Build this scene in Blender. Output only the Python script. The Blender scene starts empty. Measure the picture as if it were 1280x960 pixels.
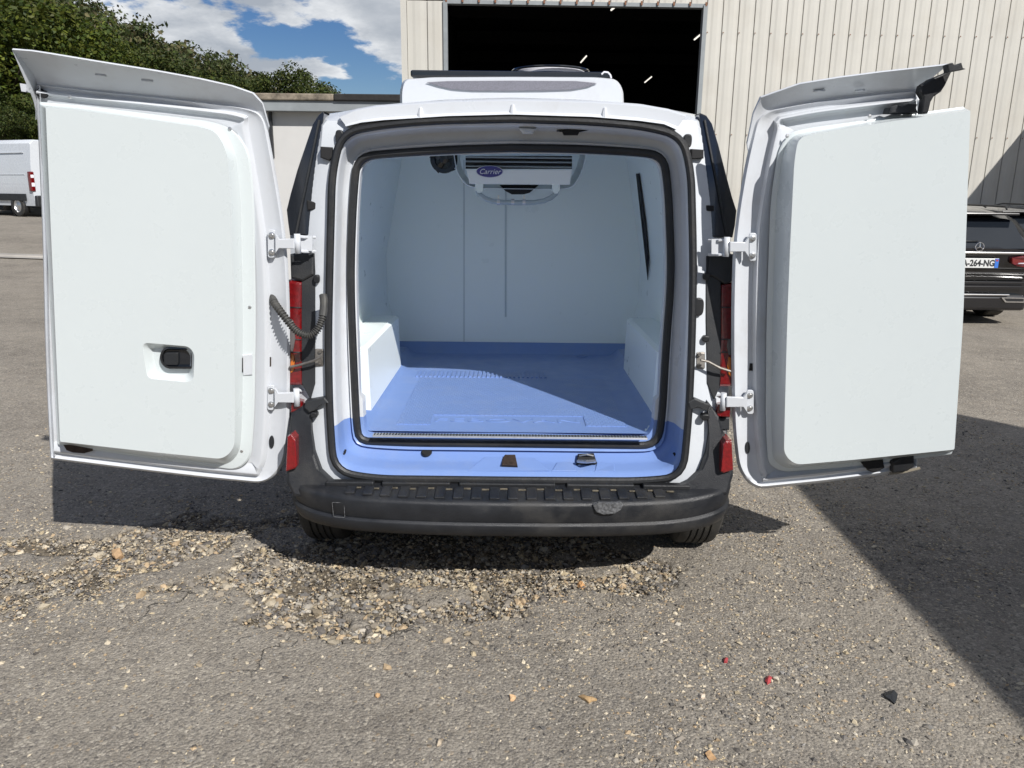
import bpy, bmesh, math, random
import numpy as np
from mathutils import Vector, Matrix, noise as mnoise
from mathutils.geometry import tessellate_polygon

S = bpy.context.scene
COL = S.collection
random.seed(4); rng = np.random.default_rng(4)
R = math.radians

# ------------------------------------------------------------------ camera
F = 961.0; CAMH = 1.6; PITCH = R(14.0); ROLL = 0.0105
_r0 = Vector((1, 0, 0)); _u0 = Vector((0, math.sin(PITCH), math.cos(PITCH))); FW = Vector((0, math.cos(PITCH), -math.sin(PITCH)))
RT = _r0 * math.cos(ROLL) + _u0 * math.sin(ROLL); UP = _u0 * math.cos(ROLL) - _r0 * math.sin(ROLL)
cam_data = bpy.data.cameras.new('camera'); cam = bpy.data.objects.new('camera', cam_data); COL.objects.link(cam)
cam_data.sensor_width = 36; cam_data.lens = 36 * F / 1280; cam_data.clip_start = 0.05; cam_data.clip_end = 3000
m = Matrix((RT, UP, -FW)).transposed().to_4x4(); m.translation = (0, 0, CAMH); cam.matrix_world = m
S.camera = cam
# ------------------------------------------------------------------ light, sky, exposure
LIGHT = Vector((-0.69, 1.0, -1.0)).normalized()          # the way the sunlight travels
sun_d = bpy.data.lights.new('sun', 'SUN'); sun = bpy.data.objects.new('sun', sun_d); COL.objects.link(sun)
sun_d.energy = 5.0; sun_d.angle = R(0.53); sun_d.color = (1.0, 0.965, 0.92)
sun.rotation_mode = 'QUATERNION'; sun.rotation_quaternion = LIGHT.to_track_quat('-Z', 'Y'); sun.location = (6, -9, 10)
SUN_EL = math.asin(-LIGHT.z); SUN_AZ = math.atan2(-LIGHT.x, -LIGHT.y)   # azimuth clockwise from +Y
W = bpy.data.worlds.new('World'); S.world = W; W.use_nodes = True
def build_world():
    nt = W.node_tree; N = nt.nodes; L = nt.links; N.clear()
    out = N.new('ShaderNodeOutputWorld'); bg = N.new('ShaderNodeBackground'); L.new(bg.outputs[0], out.inputs[0])
    bg.inputs[1].default_value = 0.051
    sky = N.new('ShaderNodeTexSky'); sky.sky_type = 'NISHITA'; sky.sun_disc = False
    sky.sun_elevation = SUN_EL; sky.sun_rotation = SUN_AZ; sky.air_density = 1.0; sky.dust_density = 0.2; sky.ozone_density = 2.5
    tc = N.new('ShaderNodeTexCoord')
    sep = N.new('ShaderNodeSeparateXYZ'); L.new(tc.outputs['Generated'], sep.inputs[0])
    def mth(op, a, b=None, c=None):
        n = N.new('ShaderNodeMath'); n.operation = op
        for i, v in enumerate((a, b, c)):
            if v is None: continue
            if isinstance(v, (int, float)): n.inputs[i].default_value = v
            else: L.new(v, n.inputs[i])
        return n.outputs[0]
    zz = mth('ADD', mth('MAXIMUM', sep.outputs[2], 0.0), 0.28)
    cx = mth('DIVIDE', sep.outputs[0], zz); cy = mth('DIVIDE', sep.outputs[1], zz)
    cmb = N.new('ShaderNodeCombineXYZ'); L.new(cx, cmb.inputs[0]); L.new(cy, cmb.inputs[1]); L.new(mth('MULTIPLY', sep.outputs[2], 3.0), cmb.inputs[2])
    mp = N.new('ShaderNodeMapping'); L.new(cmb.outputs[0], mp.inputs[0]); mp.inputs['Location'].default_value = CLOUD_SHIFT
    def noise(scale, detail, rough, src):
        n = N.new('ShaderNodeTexNoise'); n.inputs['Scale'].default_value = scale; n.inputs['Detail'].default_value = detail
        n.inputs['Roughness'].default_value = rough; L.new(src, n.inputs['Vector']); return n
    n1 = noise(1.5, 11, 0.57, mp.outputs[0]); n1.inputs['Distortion'].default_value = 0.12
    rm = N.new('ShaderNodeMapRange'); rm.interpolation_type = 'SMOOTHSTEP'; L.new(n1.outputs[0], rm.inputs[0])
    rm.inputs[1].default_value = 0.492; rm.inputs[2].default_value = 0.528
    # thick parts of the clouds are greyer, their edges brighter
    n2 = noise(3.4, 7, 0.6, mp.outputs[0])
    rr = N.new('ShaderNodeMapRange'); L.new(n2.outputs[0], rr.inputs[0]); rr.inputs[1].default_value = 0.36; rr.inputs[2].default_value = 0.62
    mixc = N.new('ShaderNodeMix'); mixc.data_type = 'RGBA'; 
    core = N.new('ShaderNodeMapRange'); L.new(n1.outputs[0], core.inputs[0]); core.inputs[1].default_value = 0.53; core.inputs[2].default_value = 0.63; core.inputs[3].default_value = 1.0; core.inputs[4].default_value = 0.45
    L.new(mth('MULTIPLY', rr.outputs[0], core.outputs[0]), mixc.inputs[0])
    mixc.inputs[6].default_value = (7.0, 7.7, 8.7, 1); mixc.inputs[7].default_value = (16.0, 16.3, 16.6, 1)
    mix = N.new('ShaderNodeMix'); mix.data_type = 'RGBA'
    L.new(mth('MULTIPLY', rm.outputs[0], 0.97), mix.inputs[0]); hs = N.new('ShaderNodeHueSaturation'); hs.inputs['Saturation'].default_value = 1.35; hs.inputs['Value'].default_value = 1.15; hs.inputs['Hue'].default_value = .515; L.new(sky.outputs[0], hs.inputs['Color']); L.new(hs.outputs[0], mix.inputs[6]); L.new(mixc.outputs[2], mix.inputs[7])
    L.new(mix.outputs[2], bg.inputs[0])
CLOUD_SHIFT = (1.84, 0.04, 0.0)
build_world()
S.view_settings.view_transform = 'Standard'; S.view_settings.look = 'None'; S.view_settings.gamma = 1.0; S.cycles.max_bounces = 14; S.cycles.diffuse_bounces = 8
S.view_settings.exposure = 0.17; S.view_settings.use_curve_mapping = False

# ------------------------------------------------------------------ geometry helpers
def ray(x, y): return FW + RT * ((x - 640) / F) - UP * ((y - 480) / F)
def on(x, y, A, lean=0.0):
    """point of sight line (x, y) on the plane Y = A + lean*(z-0.5)"""
    d = ray(x, y); t = (A + lean * (CAMH - 0.5)) / (d.y - lean * d.z)
    return Vector((0, 0, CAMH)) + d * t
def onz(x, y, z):
    d = ray(x, y); t = (z - CAMH) / d.z
    return Vector((0, 0, CAMH)) + d * t

def tag(o, label=None, cat=None, group=None, kind=None):
    if label: o['label'] = label
    if cat: o['category'] = cat
    if group: o['group'] = group
    if kind: o['kind'] = kind
    return o
def empty(name, loc=(0, 0, 0), rz=0):
    o = bpy.data.objects.new(name, None); o.location = loc; o.rotation_euler.z = rz; o.empty_display_size = .1; COL.objects.link(o); return o
def inv(p):
    """world matrix inverse of a parent (and its parent) given by location and z rotation"""
    M = Matrix.Identity(4)
    while p is not None:
        M = (Matrix.Translation(p.location) @ Matrix.Rotation(p.rotation_euler.z, 4, 'Z')) @ M; p = p.parent
    return M.inverted()

class MB:
    """collects world-space shapes; build() links them as one mesh object, in its parent's space"""
    def __init__(s): s.v = []; s.f = []; s.sm = []; s.mi = []
    def add(s, vs, fs, smooth=False, mi=0):
        b = len(s.v); s.v += [Vector(v) for v in vs]; s.f += [tuple(b + i for i in f) for f in fs]
        s.sm += [smooth] * len(fs); s.mi += [mi] * len(fs); return s
    def box(s, c, d, rot=None, bev=0.0, mi=0):
        c = Vector(c); hx, hy, hz = d[0] / 2, d[1] / 2, d[2] / 2
        rot = rot or Matrix.Identity(3)
        if bev <= 0:
            vs = [c + rot @ Vector((x * hx, y * hy, z * hz)) for x in (-1, 1) for y in (-1, 1) for z in (-1, 1)]
            return s.add(vs, [(0, 1, 3, 2), (4, 6, 7, 5), (0, 4, 5, 1), (2, 3, 7, 6), (0, 2, 6, 4), (1, 5, 7, 3)], False, mi)
        bm = bmesh.new(); bmesh.ops.create_cube(bm, size=1)
        for v in bm.verts: v.co = Vector((v.co.x * d[0], v.co.y * d[1], v.co.z * d[2]))
        bmesh.ops.bevel(bm, geom=bm.edges[:], offset=bev, segments=2, affect='EDGES', profile=.5)
        vs = [c + rot @ v.co for v in bm.verts]; bm.verts.index_update()
        fs = [[v.index for v in f.verts] for f in bm.faces]; bm.free()
        return s.add(vs, fs, False, mi)
    def loft(s, loops, closed=True, cap0=False, cap1=False, smooth=True, mi=0):
        n = len(loops[0]); vs = [p for l in loops for p in l]; fs = []
        for i in range(len(loops) - 1):
            for j in range(n if closed else n - 1):
                k = (j + 1) % n; fs.append((i * n + j, i * n + k, (i + 1) * n + k, (i + 1) * n + j))
        s.add(vs, fs, smooth, mi)
        if cap0: s.cap(loops[0], mi=mi)
        if cap1: s.cap(loops[-1], mi=mi)
        return s
    def cap(s, loop, holes=(), mi=0):
        ls = [list(loop)] + [list(h) for h in holes]
        tri = tessellate_polygon([[Vector((p.x, p.z, 0)) if abs(_nrm(loop).y) > .5 else (Vector((p.x, p.y, 0)) if abs(_nrm(loop).z) > .5 else Vector((p.y, p.z, 0))) for p in l] for l in ls])
        return s.add([p for l in ls for p in l], tri, False, mi)
    def tube(s, path, r, n=8, closed=False, caps=True, mi=0, ry=None):
        path = [Vector(p) for p in path]; m_ = len(path); loops = []
        rr = r if hasattr(r, '__len__') else [r] * m_
        prev = None
        for i, p in enumerate(path):
            a = path[(i - 1) % m_] if (closed or i > 0) else p; b = path[(i + 1) % m_] if (closed or i < m_ - 1) else p
            t = (b - a).normalized()
            if prev is None: u = t.cross(Vector((0, 1, 0)) if abs(t.y) < .9 else Vector((0, 0, 1))).normalized()
            else: u = (prev - t * prev.dot(t)).normalized()
            prev = u; w = t.cross(u)
            loops.append([p + u * math.cos(2 * math.pi * k / n) * rr[i] + w * math.sin(2 * math.pi * k / n) * (ry or rr[i]) for k in range(n)])
        if closed: loops.append(loops[0])
        s.loft(loops, True, False, False, True, mi)
        if caps and not closed:
            for l in (loops[0], loops[-1]): s.add(l, [tuple(range(n))], False, mi)
        return s
    def lathe(s, c, axis, prof, n=24, mi=0, smooth=True):
        """prof: (radius, offset along axis)"""
        c = Vector(c); ax = Vector(axis).normalized(); u = ax.orthogonal().normalized(); w = ax.cross(u)
        loops = [[c + ax * h + (u * math.cos(2 * math.pi * k / n) + w * math.sin(2 * math.pi * k / n)) * max(r, 1e-4) for k in range(n)] for r, h in prof]
        return s.loft(loops, True, False, False, smooth, mi)
    def prism(s, loop, off, smooth=False, mi=0, bev=0.0):
        """extrude a loop by vector off, rounded edge on the far side"""
        off = Vector(off); c = sum(loop, Vector()) / len(loop)
        if bev > 0:
            k = off.length; f = 1 - bev / k
            inn = [p + (c - p).normalized() * bev for p in loop]
            inn2 = [p + (c - p).normalized() * bev * .3 for p in loop]
            ls = [loop, [p + off * f for p in loop], [p + off * (1 - bev / k * .3) for p in inn2], [p + off for p in inn]]
        else: ls = [loop, [p + off for p in loop]]
        s.loft(ls, True, False, False, smooth, mi); s.cap(ls[0], mi=mi); s.cap(ls[-1], mi=mi); return s
    def build(s, name, mat, parent=None, sharp=35, label=None, kind=None):
        me = bpy.data.meshes.new(name)
        M = inv(parent)
        me.from_pydata([M @ v for v in s.v], [], s.f)
        mats = mat if isinstance(mat, (list, tuple)) else [mat]
        for q in mats: me.materials.append(q)
        me.polygons.foreach_set('material_index', s.mi); me.polygons.foreach_set('use_smooth', s.sm)
        me.validate()
        bm = bmesh.new(); bm.from_mesh(me); bmesh.ops.remove_doubles(bm, verts=bm.verts, dist=1e-5)
        bmesh.ops.recalc_face_normals(bm, faces=bm.faces)
        for e in bm.edges:
            if len(e.link_faces) == 2 and e.calc_face_angle(0) > R(sharp): e.smooth = False
        bm.to_mesh(me); bm.free()
        o = bpy.data.objects.new(name, me); COL.objects.link(o); o.parent = parent
        if label: o['label'] = label
        if kind: o['kind'] = kind
        return o
def _nrm(loop):
    n = Vector((0, 0, 0)); k = len(loop)
    for i in range(k):
        a, b = loop[i], loop[(i + 1) % k]
        n += Vector(((a.y - b.y) * (a.z + b.z), (a.z - b.z) * (a.x + b.x), (a.x - b.x) * (a.y + b.y)))
    return n.normalized() if n.length > 0 else Vector((0, 1, 0))

def rounded(pts, seg=6):
    """2D polygon with corner radii: pts = (x, y, r); every corner becomes seg+1 points"""
    out = []; n = len(pts)
    for i in range(n):
        p = Vector(pts[i][:2]); a = Vector(pts[i - 1][:2]) - p; b = Vector(pts[(i + 1) % n][:2]) - p; r = pts[i][2]
        la, lb = a.length, b.length; t = min(r, la * .49, lb * .49)
        p0 = p + a / la * t; p1 = p + b / lb * t
        for k in range(seg + 1):
            q = k / seg; out.append(p0 * (1 - q) ** 2 + p * 2 * q * (1 - q) + p1 * q * q)
    return out
def inset2(loop, wl, wr, wt, wb):
    """move a 2D loop (y down) inward by an amount that depends on which way its edge faces"""
    n = len(loop); out = []
    area = sum(loop[i].x * loop[(i + 1) % n].y - loop[(i + 1) % n].x * loop[i].y for i in range(n))
    sg = 1 if area > 0 else -1
    for i in range(n):
        t = loop[(i + 1) % n] - loop[i - 1]
        if t.length < 1e-6: t = Vector((1, 0))
        t.normalize(); nx, ny = t.y * sg, -t.x * sg       # outward
        out.append(loop[i] - Vector((nx * (wr if nx > 0 else wl) , ny * (wb if ny > 0 else wt))))
    return out
def lift(loop, A, lean=0.0): return [on(p[0], p[1], A, lean) for p in loop]
def by_angle(poly, c, n=200):
    out = []; P = [Vector(p[:2]) for p in poly]; c = Vector(c)
    for i in range(n):
        a = 2 * math.pi * i / n; d = Vector((math.cos(a), math.sin(a))); best = None
        for j in range(len(P)):
            p, q = P[j] - c, P[(j + 1) % len(P)] - c; e = q - p; den = d.x * e.y - d.y * e.x
            if abs(den) < 1e-9: continue
            t = (p.x * e.y - p.y * e.x) / den; u = (p.x * d.y - p.y * d.x) / den
            if t > 0 and -1e-6 <= u <= 1 + 1e-6 and (best is None or t > best): best = t
        out.append(c + d * (best or 0))
    return out

# ------------------------------------------------------------------ materials
def mat(name, col, rough=.5, metal=0.0, coat=0.0, spec=.5, var=0.0, vscale=6.0, bump=0.0, bscale=60.0, dirt=None, dscale=3.0, damt=.3, emit=None, trans=0.0, rvar=0.0):
    m_ = bpy.data.materials.new(name); m_.use_nodes = True; nt = m_.node_tree; N = nt.nodes; L = nt.links
    b = N['Principled BSDF']; b.inputs['Base Color'].default_value = (*col, 1); b.inputs['Roughness'].default_value = rough
    b.inputs['Metallic'].default_value = metal; b.inputs['Coat Weight'].default_value = coat; b.inputs['Coat Roughness'].default_value = .08
    b.inputs['Specular IOR Level'].default_value = spec
    b.inputs['Transmission Weight'].default_value = trans
    if emit: b.inputs['Emission Color'].default_value = (*emit[:3], 1); b.inputs['Emission Strength'].default_value = emit[3]
    geo = N.new('ShaderNodeNewGeometry'); cur = None
    def nz(scale, detail=5, rough_=.6):
        n = N.new('ShaderNodeTexNoise'); n.inputs['Scale'].default_value = scale; n.inputs['Detail'].default_value = detail; n.inputs['Roughness'].default_value = rough_
        L.new(geo.outputs['Position'], n.inputs['Vector']); return n.outputs[0]
    if var > 0:
        mx = N.new('ShaderNodeMix'); mx.data_type = 'RGBA'; mr = N.new('ShaderNodeMapRange'); L.new(nz(vscale), mr.inputs[0]); mr.inputs[1].default_value = .3; mr.inputs[2].default_value = .7
        L.new(mr.outputs[0], mx.inputs[0]); mx.inputs[6].default_value = (*[c * (1 - var) for c in col], 1); mx.inputs[7].default_value = (*[min(1, c * (1 + var)) for c in col], 1); cur = mx.outputs[2]
    if dirt:
        mx = N.new('ShaderNodeMix'); mx.data_type = 'RGBA'; mr = N.new('ShaderNodeMapRange'); L.new(nz(dscale, 9, .68), mr.inputs[0]); mr.inputs[1].default_value = .5; mr.inputs[2].default_value = .78; mr.inputs[4].default_value = damt
        L.new(mr.outputs[0], mx.inputs[0])
        if cur: L.new(cur, mx.inputs[6])
        else: mx.inputs[6].default_value = (*col, 1)
        mx.inputs[7].default_value = (*dirt, 1); cur = mx.outputs[2]
    if cur: L.new(cur, b.inputs['Base Color'])
    if rvar > 0:
        mr = N.new('ShaderNodeMapRange'); L.new(nz(9, 6), mr.inputs[0]); mr.inputs[1].default_value = .3; mr.inputs[2].default_value = .7
        mr.inputs[3].default_value = max(.03, rough - rvar); mr.inputs[4].default_value = rough + rvar; L.new(mr.outputs[0], b.inputs['Roughness'])
    if bump > 0:
        bp = N.new('ShaderNodeBump'); bp.inputs['Strength'].default_value = bump; bp.inputs['Distance'].default_value = .01; L.new(nz(bscale, 4), bp.inputs['Height']); L.new(bp.outputs[0], b.inputs['Normal'])
    return m_
PAINT = mat('white_paint', (.565, .595, .63), .28, coat=.4, dirt=(.40, .38, .34), dscale=2.6, damt=.14, rvar=.06)
PAINTI = mat('white_paint_frame', (.565, .59, .625), .34, coat=.25, dirt=(.34, .31, .27), dscale=4.5, damt=.34, rvar=.08)
GRP = mat('white_gelcoat', (.595, .645, .655), .30, coat=.25, var=.01, vscale=2, bump=.022, bscale=6, rvar=.06)
LINER = mat('white_liner', (.82, .88, .865), .30, var=.01, vscale=1.2, rvar=.03)
RUBBER = mat('black_rubber', (.012, .013, .015), .5, bump=.15, bscale=80, var=.3, dirt=(.07, .062, .05), dscale=7, damt=.3)
PLAST = mat('black_plastic', (.016, .018, .021), .5, bump=.2, bscale=260, var=.2, dirt=(.07, .064, .055), dscale=5, damt=.35, rvar=.1)
STEP = mat('bumper_plastic', (.013, .0145, .018), .44, bump=.25, bscale=300, var=.25, vscale=9, dirt=(.085, .077, .062), dscale=4.5, damt=.36, rvar=.14)
GLOSSB = mat('gloss_black', (.012, .014, .018), .12, coat=.6, var=.2)
DARK = mat('dark_cavity', (.008, .008, .009), .8)
STEEL = mat('worn_steel', (.26, .245, .225), .5, metal=.8, var=.2, vscale=40, dirt=(.12, .08, .05), dscale=30, damt=.6)
ALU = mat('aluminium', (.62, .62, .62), .35, metal=.95, var=.1, vscale=60)
RUST = mat('rusty_steel', (.045, .030, .022), .75, metal=.3, var=.4, vscale=60, bump=.4, bscale=200)
BUFF = mat('scratched_plastic', (.10, .103, .108), .75, var=.6, vscale=70, bump=1.0, bscale=55, dirt=(.02, .02, .022), dscale=45, damt=.9)
CREAM = mat('cream_cladding', (.485, .47, .425), .5, var=.05, vscale=1.2, dirt=(.34, .29, .22), dscale=.9, damt=.3, bump=.02, bscale=30)
CONC = mat('concrete', (.33, .31, .28), .9, var=.15, vscale=2, bump=.3, bscale=40)
DRED = mat('red_lens', (.13, .003, .004), .15, coat=.8, var=.35, vscale=60, bump=.12, bscale=120)
RREF = mat('red_reflector', (.19, .005, .007), .2, coat=.8, var=.3, vscale=90, bump=.3, bscale=200)
AMBER = mat('amber_lens', (.45, .12, .01), .2, coat=.8)
CLEARL = mat('clear_lens', (.10, .09, .09), .15, coat=.8)
BADGE = mat('badge_blue', (.02, .02, .22), .3, coat=.4)
BADGEW = mat('badge_white', (.75, .75, .8), .4)
HOSE = mat('translucent_hose', (.36, .42, .46), .3, coat=.3)
CARB = mat('car_black_paint', (.006, .006, .008), .14, coat=.8)
CARG = mat('tinted_glass', (.010, .013, .018), .06, coat=.5)
CHROME = mat('chrome', (.75, .75, .76), .12, metal=1.0)
TYRE = mat('tyre_rubber', (.028, .027, .025), .75, var=.2, bump=.3, bscale=150, dirt=(.11, .10, .08), dscale=10, damt=.55)
ROOFF = mat('roofing_felt', (.02, .019, .018), .9, var=.4, bump=.4, bscale=30)
ROOFW = mat('weathered_wood', (.20, .17, .13), .9, var=.5, vscale=12, dirt=(.05, .04, .03), dscale=9, damt=.9)
FASC = mat('grey_fascia', (.23, .25, .26), .55, var=.1)
CABW = mat('cabin_wall', (.52, .515, .50), .7, var=.03, dirt=(.45, .42, .37), dscale=1.5, damt=.3)
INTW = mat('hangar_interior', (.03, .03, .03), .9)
TUBEL = mat('fluorescent_tube', (.8, .8, .8), .5, emit=(1, .95, .85, 1.1))
BARK = mat('tree_bark', (.07, .055, .04), .9, var=.3, bump=.5, bscale=20)

def floor_material(name, ribs):
    m_ = mat(name, (.165, .26, .53), .36, coat=.15, dirt=(.30, .34, .42), dscale=5, damt=.30, rvar=.08)
    nt = m_.node_tree; N = nt.nodes; L = nt.links; b = N['Principled BSDF']
    geo = N.new('ShaderNodeNewGeometry')
    mp = N.new('ShaderNodeMapping'); L.new(geo.outputs['Position'], mp.inputs[0])
    if ribs:
        br = N.new('ShaderNodeTexBrick'); L.new(mp.outputs[0], br.inputs['Vector']); br.offset = .5
        br.inputs['Scale'].default_value = 1.0; br.inputs['Brick Width'].default_value = .021; br.inputs['Row Height'].default_value = .021; br.inputs['Mortar Size'].default_value = .0035; br.inputs['Mortar Smooth'].default_value = .6
        bp = N.new('ShaderNodeBump'); bp.invert = True; bp.inputs['Strength'].default_value = .7; bp.inputs['Distance'].default_value = .0025; L.new(br.outputs['Fac'], bp.inputs['Height']); L.new(bp.outputs[0], b.inputs['Normal'])
    else:
        n = N.new('ShaderNodeTexNoise'); n.inputs['Scale'].default_value = 22; L.new(mp.outputs[0], n.inputs['Vector'])
        bp = N.new('ShaderNodeBump'); bp.inputs['Strength'].default_value = .12; bp.inputs['Distance'].default_value = .004; L.new(n.outputs[0], bp.inputs['Height']); L.new(bp.outputs[0], b.inputs['Normal'])
    return m_
BLUE = floor_material('blue_gelcoat', False); BLUER = floor_material('blue_antislip', True)

def ground_material():
    m_ = bpy.data.materials.new('asphalt'); m_.use_nodes = True; nt = m_.node_tree; N = nt.nodes; L = nt.links; b = N['Principled BSDF']
    b.inputs['Roughness'].default_value = .9; b.inputs['Specular IOR Level'].default_value = .3
    geo = N.new('ShaderNodeNewGeometry'); P = geo.outputs['Position']
    def nz(s, d=6, r=.6):
        n = N.new('ShaderNodeTexNoise'); n.inputs['Scale'].default_value = s; n.inputs['Detail'].default_value = d; n.inputs['Roughness'].default_value = r; L.new(P, n.inputs['Vector']); return n.outputs[0]
    def mr(v, a, b_, c=0., d=1.):
        n = N.new('ShaderNodeMapRange'); L.new(v, n.inputs[0]); n.inputs[1].default_value = a; n.inputs[2].default_value = b_; n.inputs[3].default_value = c; n.inputs[4].default_value = d; return n.outputs[0]
    def mix(f, a, b_, bt='MIX'):
        n = N.new('ShaderNodeMix'); n.data_type = 'RGBA'; n.blend_type = bt
        if isinstance(f, float): n.inputs[0].default_value = f
        else: L.new(f, n.inputs[0])
        for i, v in ((6, a), (7, b_)):
            if isinstance(v, tuple): n.inputs[i].default_value = (*v, 1)
            else: L.new(v, n.inputs[i])
        return n.outputs[2]
    def mul(a, b_):
        n = N.new('ShaderNodeMath'); n.operation = 'MULTIPLY'; L.new(a, n.inputs[0])
        if isinstance(b_, float): n.inputs[1].default_value = b_
        else: L.new(b_, n.inputs[1])
        return n.outputs[0]
    base = mix(mr(nz(1.1, 7, .65), .32, .68), (.142, .125, .103), (.268, .240, .199))
    base = mix(mr(nz(7, 8, .7), .35, .7), base, (.30, .271, .228))
    base = mix(mul(mr(nz(.35, 4), .48, .62), .5), base, (.125, .112, .094))
    base = mix(mul(mr(nz(2.3, 9, .72), .50, .66), .55), base, (.33, .295, .24))      # fine pale dust lying in patches
    base = mix(mul(mr(nz(14, 9, .75), .56, .68), .5), base, (.11, .10, .085))
    # crushed stone showing in the worn surface
    v1 = N.new('ShaderNodeTexVoronoi'); v1.inputs['Scale'].default_value = 95; L.new(P, v1.inputs['Vector'])
    vc = N.new('ShaderNodeSeparateColor'); L.new(v1.outputs['Color'], vc.inputs[0])
    base = mix(mul(mr(vc.outputs[0], .84, .87), .6), base, (.43, .39, .32))
    base = mix(mul(mr(vc.outputs[1], .86, .89), .55), base, (.09, .085, .08))
    base = mix(mul(mr(vc.outputs[2], .985, .987), .6), base, (.34, .26, .17))
    v2 = N.new('ShaderNodeTexVoronoi'); v2.inputs['Scale'].default_value = 230; L.new(P, v2.inputs['Vector'])
    vd = N.new('ShaderNodeSeparateColor'); L.new(v2.outputs['Color'], vd.inputs[0])
    base = mix(mul(mr(vd.outputs[0], .72, .8), .35), base, (.42, .38, .33))
    base = mix(mul(mr(vd.outputs[1], .72, .8), .35), base, (.10, .09, .08))
    # bare earth and broken stone where the surface is gone
    at = N.new('ShaderNodeAttribute'); at.attribute_name = 'hole'
    earth = mix(mr(nz(18, 8, .75), .38, .62), (.075, .061, .045), (.20, .168, .122))
    base = mix(at.outputs['Fac'], base, earth)
    # cracks
    vk = N.new('ShaderNodeTexVoronoi'); vk.feature = 'DISTANCE_TO_EDGE'; vk.inputs['Scale'].default_value = 2.6
    dist = N.new('ShaderNodeVectorMath'); dist.operation = 'ADD'; nn = N.new('ShaderNodeTexNoise'); nn.inputs['Scale'].default_value = 5; nn.inputs['Detail'].default_value = 6; L.new(P, nn.inputs['Vector'])
    sc = N.new('ShaderNodeVectorMath'); sc.operation = 'SCALE'; sc.inputs[3].default_value = .35; L.new(nn.outputs['Color'], sc.inputs[0]); L.new(P, dist.inputs[0]); L.new(sc.outputs[0], dist.inputs[1]); L.new(dist.outputs[0], vk.inputs['Vector'])
    ca = N.new('ShaderNodeAttribute'); ca.attribute_name = 'crack'
    crack = mul(mul(mr(vk.outputs[0], .0, .016, 1., 0.), ca.outputs['Fac']), mr(nz(3.1, 5), .46, .56))
    base = mix(crack, base, (.06, .052, .042))
    L.new(base, b.inputs['Base Color'])
    h = N.new('ShaderNodeMath'); h.operation = 'ADD'; L.new(mul(nz(24, 10, .72), 1.3), h.inputs[0]); L.new(mul(v1.outputs['Distance'], -.55), h.inputs[1])
    h2 = N.new('ShaderNodeMath'); h2.operation = 'SUBTRACT'; L.new(h.outputs[0], h2.inputs[0]); L.new(mul(crack, 1.6), h2.inputs[1])
    bp = N.new('ShaderNodeBump'); bp.inputs['Strength'].default_value = .85; bp.inputs['Distance'].default_value = .009; L.new(h2.outputs[0], bp.inputs['Height']); L.new(bp.outputs[0], b.inputs['Normal'])
    return m_
ASPH = ground_material()
def attr_material(name, attr, rough=.8, mulv=1.0, trans=0.0, bump=0):
    m_ = bpy.data.materials.new(name); m_.use_nodes = True; nt = m_.node_tree; N = nt.nodes; L = nt.links; b = N['Principled BSDF']
    b.inputs['Roughness'].default_value = rough; a = N.new('ShaderNodeAttribute'); a.attribute_name = attr; L.new(a.outputs['Color'], b.inputs['Base Color'])
    b.inputs['Specular IOR Level'].default_value = .3
    if trans:
        tr = N.new('ShaderNodeBsdfTranslucent'); L.new(a.outputs['Color'], tr.inputs[0]); mx = N.new('ShaderNodeMixShader'); mx.inputs[0].default_value = trans
        out = N['Material Output']; L.new(b.outputs[0], mx.inputs[1]); L.new(tr.outputs[0], mx.inputs[2]); L.new(mx.outputs[0], out.inputs[0])
    if bump:
        geo = N.new('ShaderNodeNewGeometry'); n = N.new('ShaderNodeTexNoise'); n.inputs['Scale'].default_value = 150; L.new(geo.outputs['Position'], n.inputs['Vector'])
        bp = N.new('ShaderNodeBump'); bp.inputs['Strength'].default_value = bump; bp.inputs['Distance'].default_value = .003; L.new(n.outputs[0], bp.inputs['Height']); L.new(bp.outputs[0], b.inputs['Normal'])
    return m_
STONE = attr_material('stone', 'tone', .8, bump=.5)
LEAF = attr_material('leaves', 'tone', .6, trans=.28)

# ------------------------------------------------------------------ ground
def vnoise(x, y, scale, seed, octs=4, g=.55):
    out = np.zeros_like(x); amp = 1.; tot = 0.
    for o in range(octs):
        r_ = np.random.default_rng(seed * 31 + o); tab = r_.random((256, 256)); sx = x * scale * 2 ** o; sy = y * scale * 2 ** o
        ix = np.floor(sx).astype(int); iy = np.floor(sy).astype(int); fx = sx - ix; fy = sy - iy; fx = fx * fx * (3 - 2 * fx); fy = fy * fy * (3 - 2 * fy)
        t = lambda a, b: tab[a % 256, b % 256]
        out += amp * ((t(ix, iy) * (1 - fx) + t(ix + 1, iy) * fx) * (1 - fy) + (t(ix, iy + 1) * (1 - fx) + t(ix + 1, iy + 1) * fx) * fy); tot += amp; amp *= g
    return out / tot
def sstep(a, b, x): t = np.clip((x - a) / (b - a), 0, 1); return t * t * (3 - 2 * t)
PATCH_PX = [(-260, 650), (-100, 648), (0, 672), (90, 676), (160, 668), (230, 645), (330, 650), (420, 640), (560, 640), (700, 650), (800, 690), (850, 705), (842, 735), (780, 748), (720, 738), (660, 752), (600, 775), (530, 792), (440, 797), (380, 790), (300, 762), (262, 738), (220, 738), (150, 742), (80, 757), (0, 765), (-150, 770), (-300, 740)]
PATCH = [onz(x, y, 0).xy for x, y in PATCH_PX]
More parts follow.
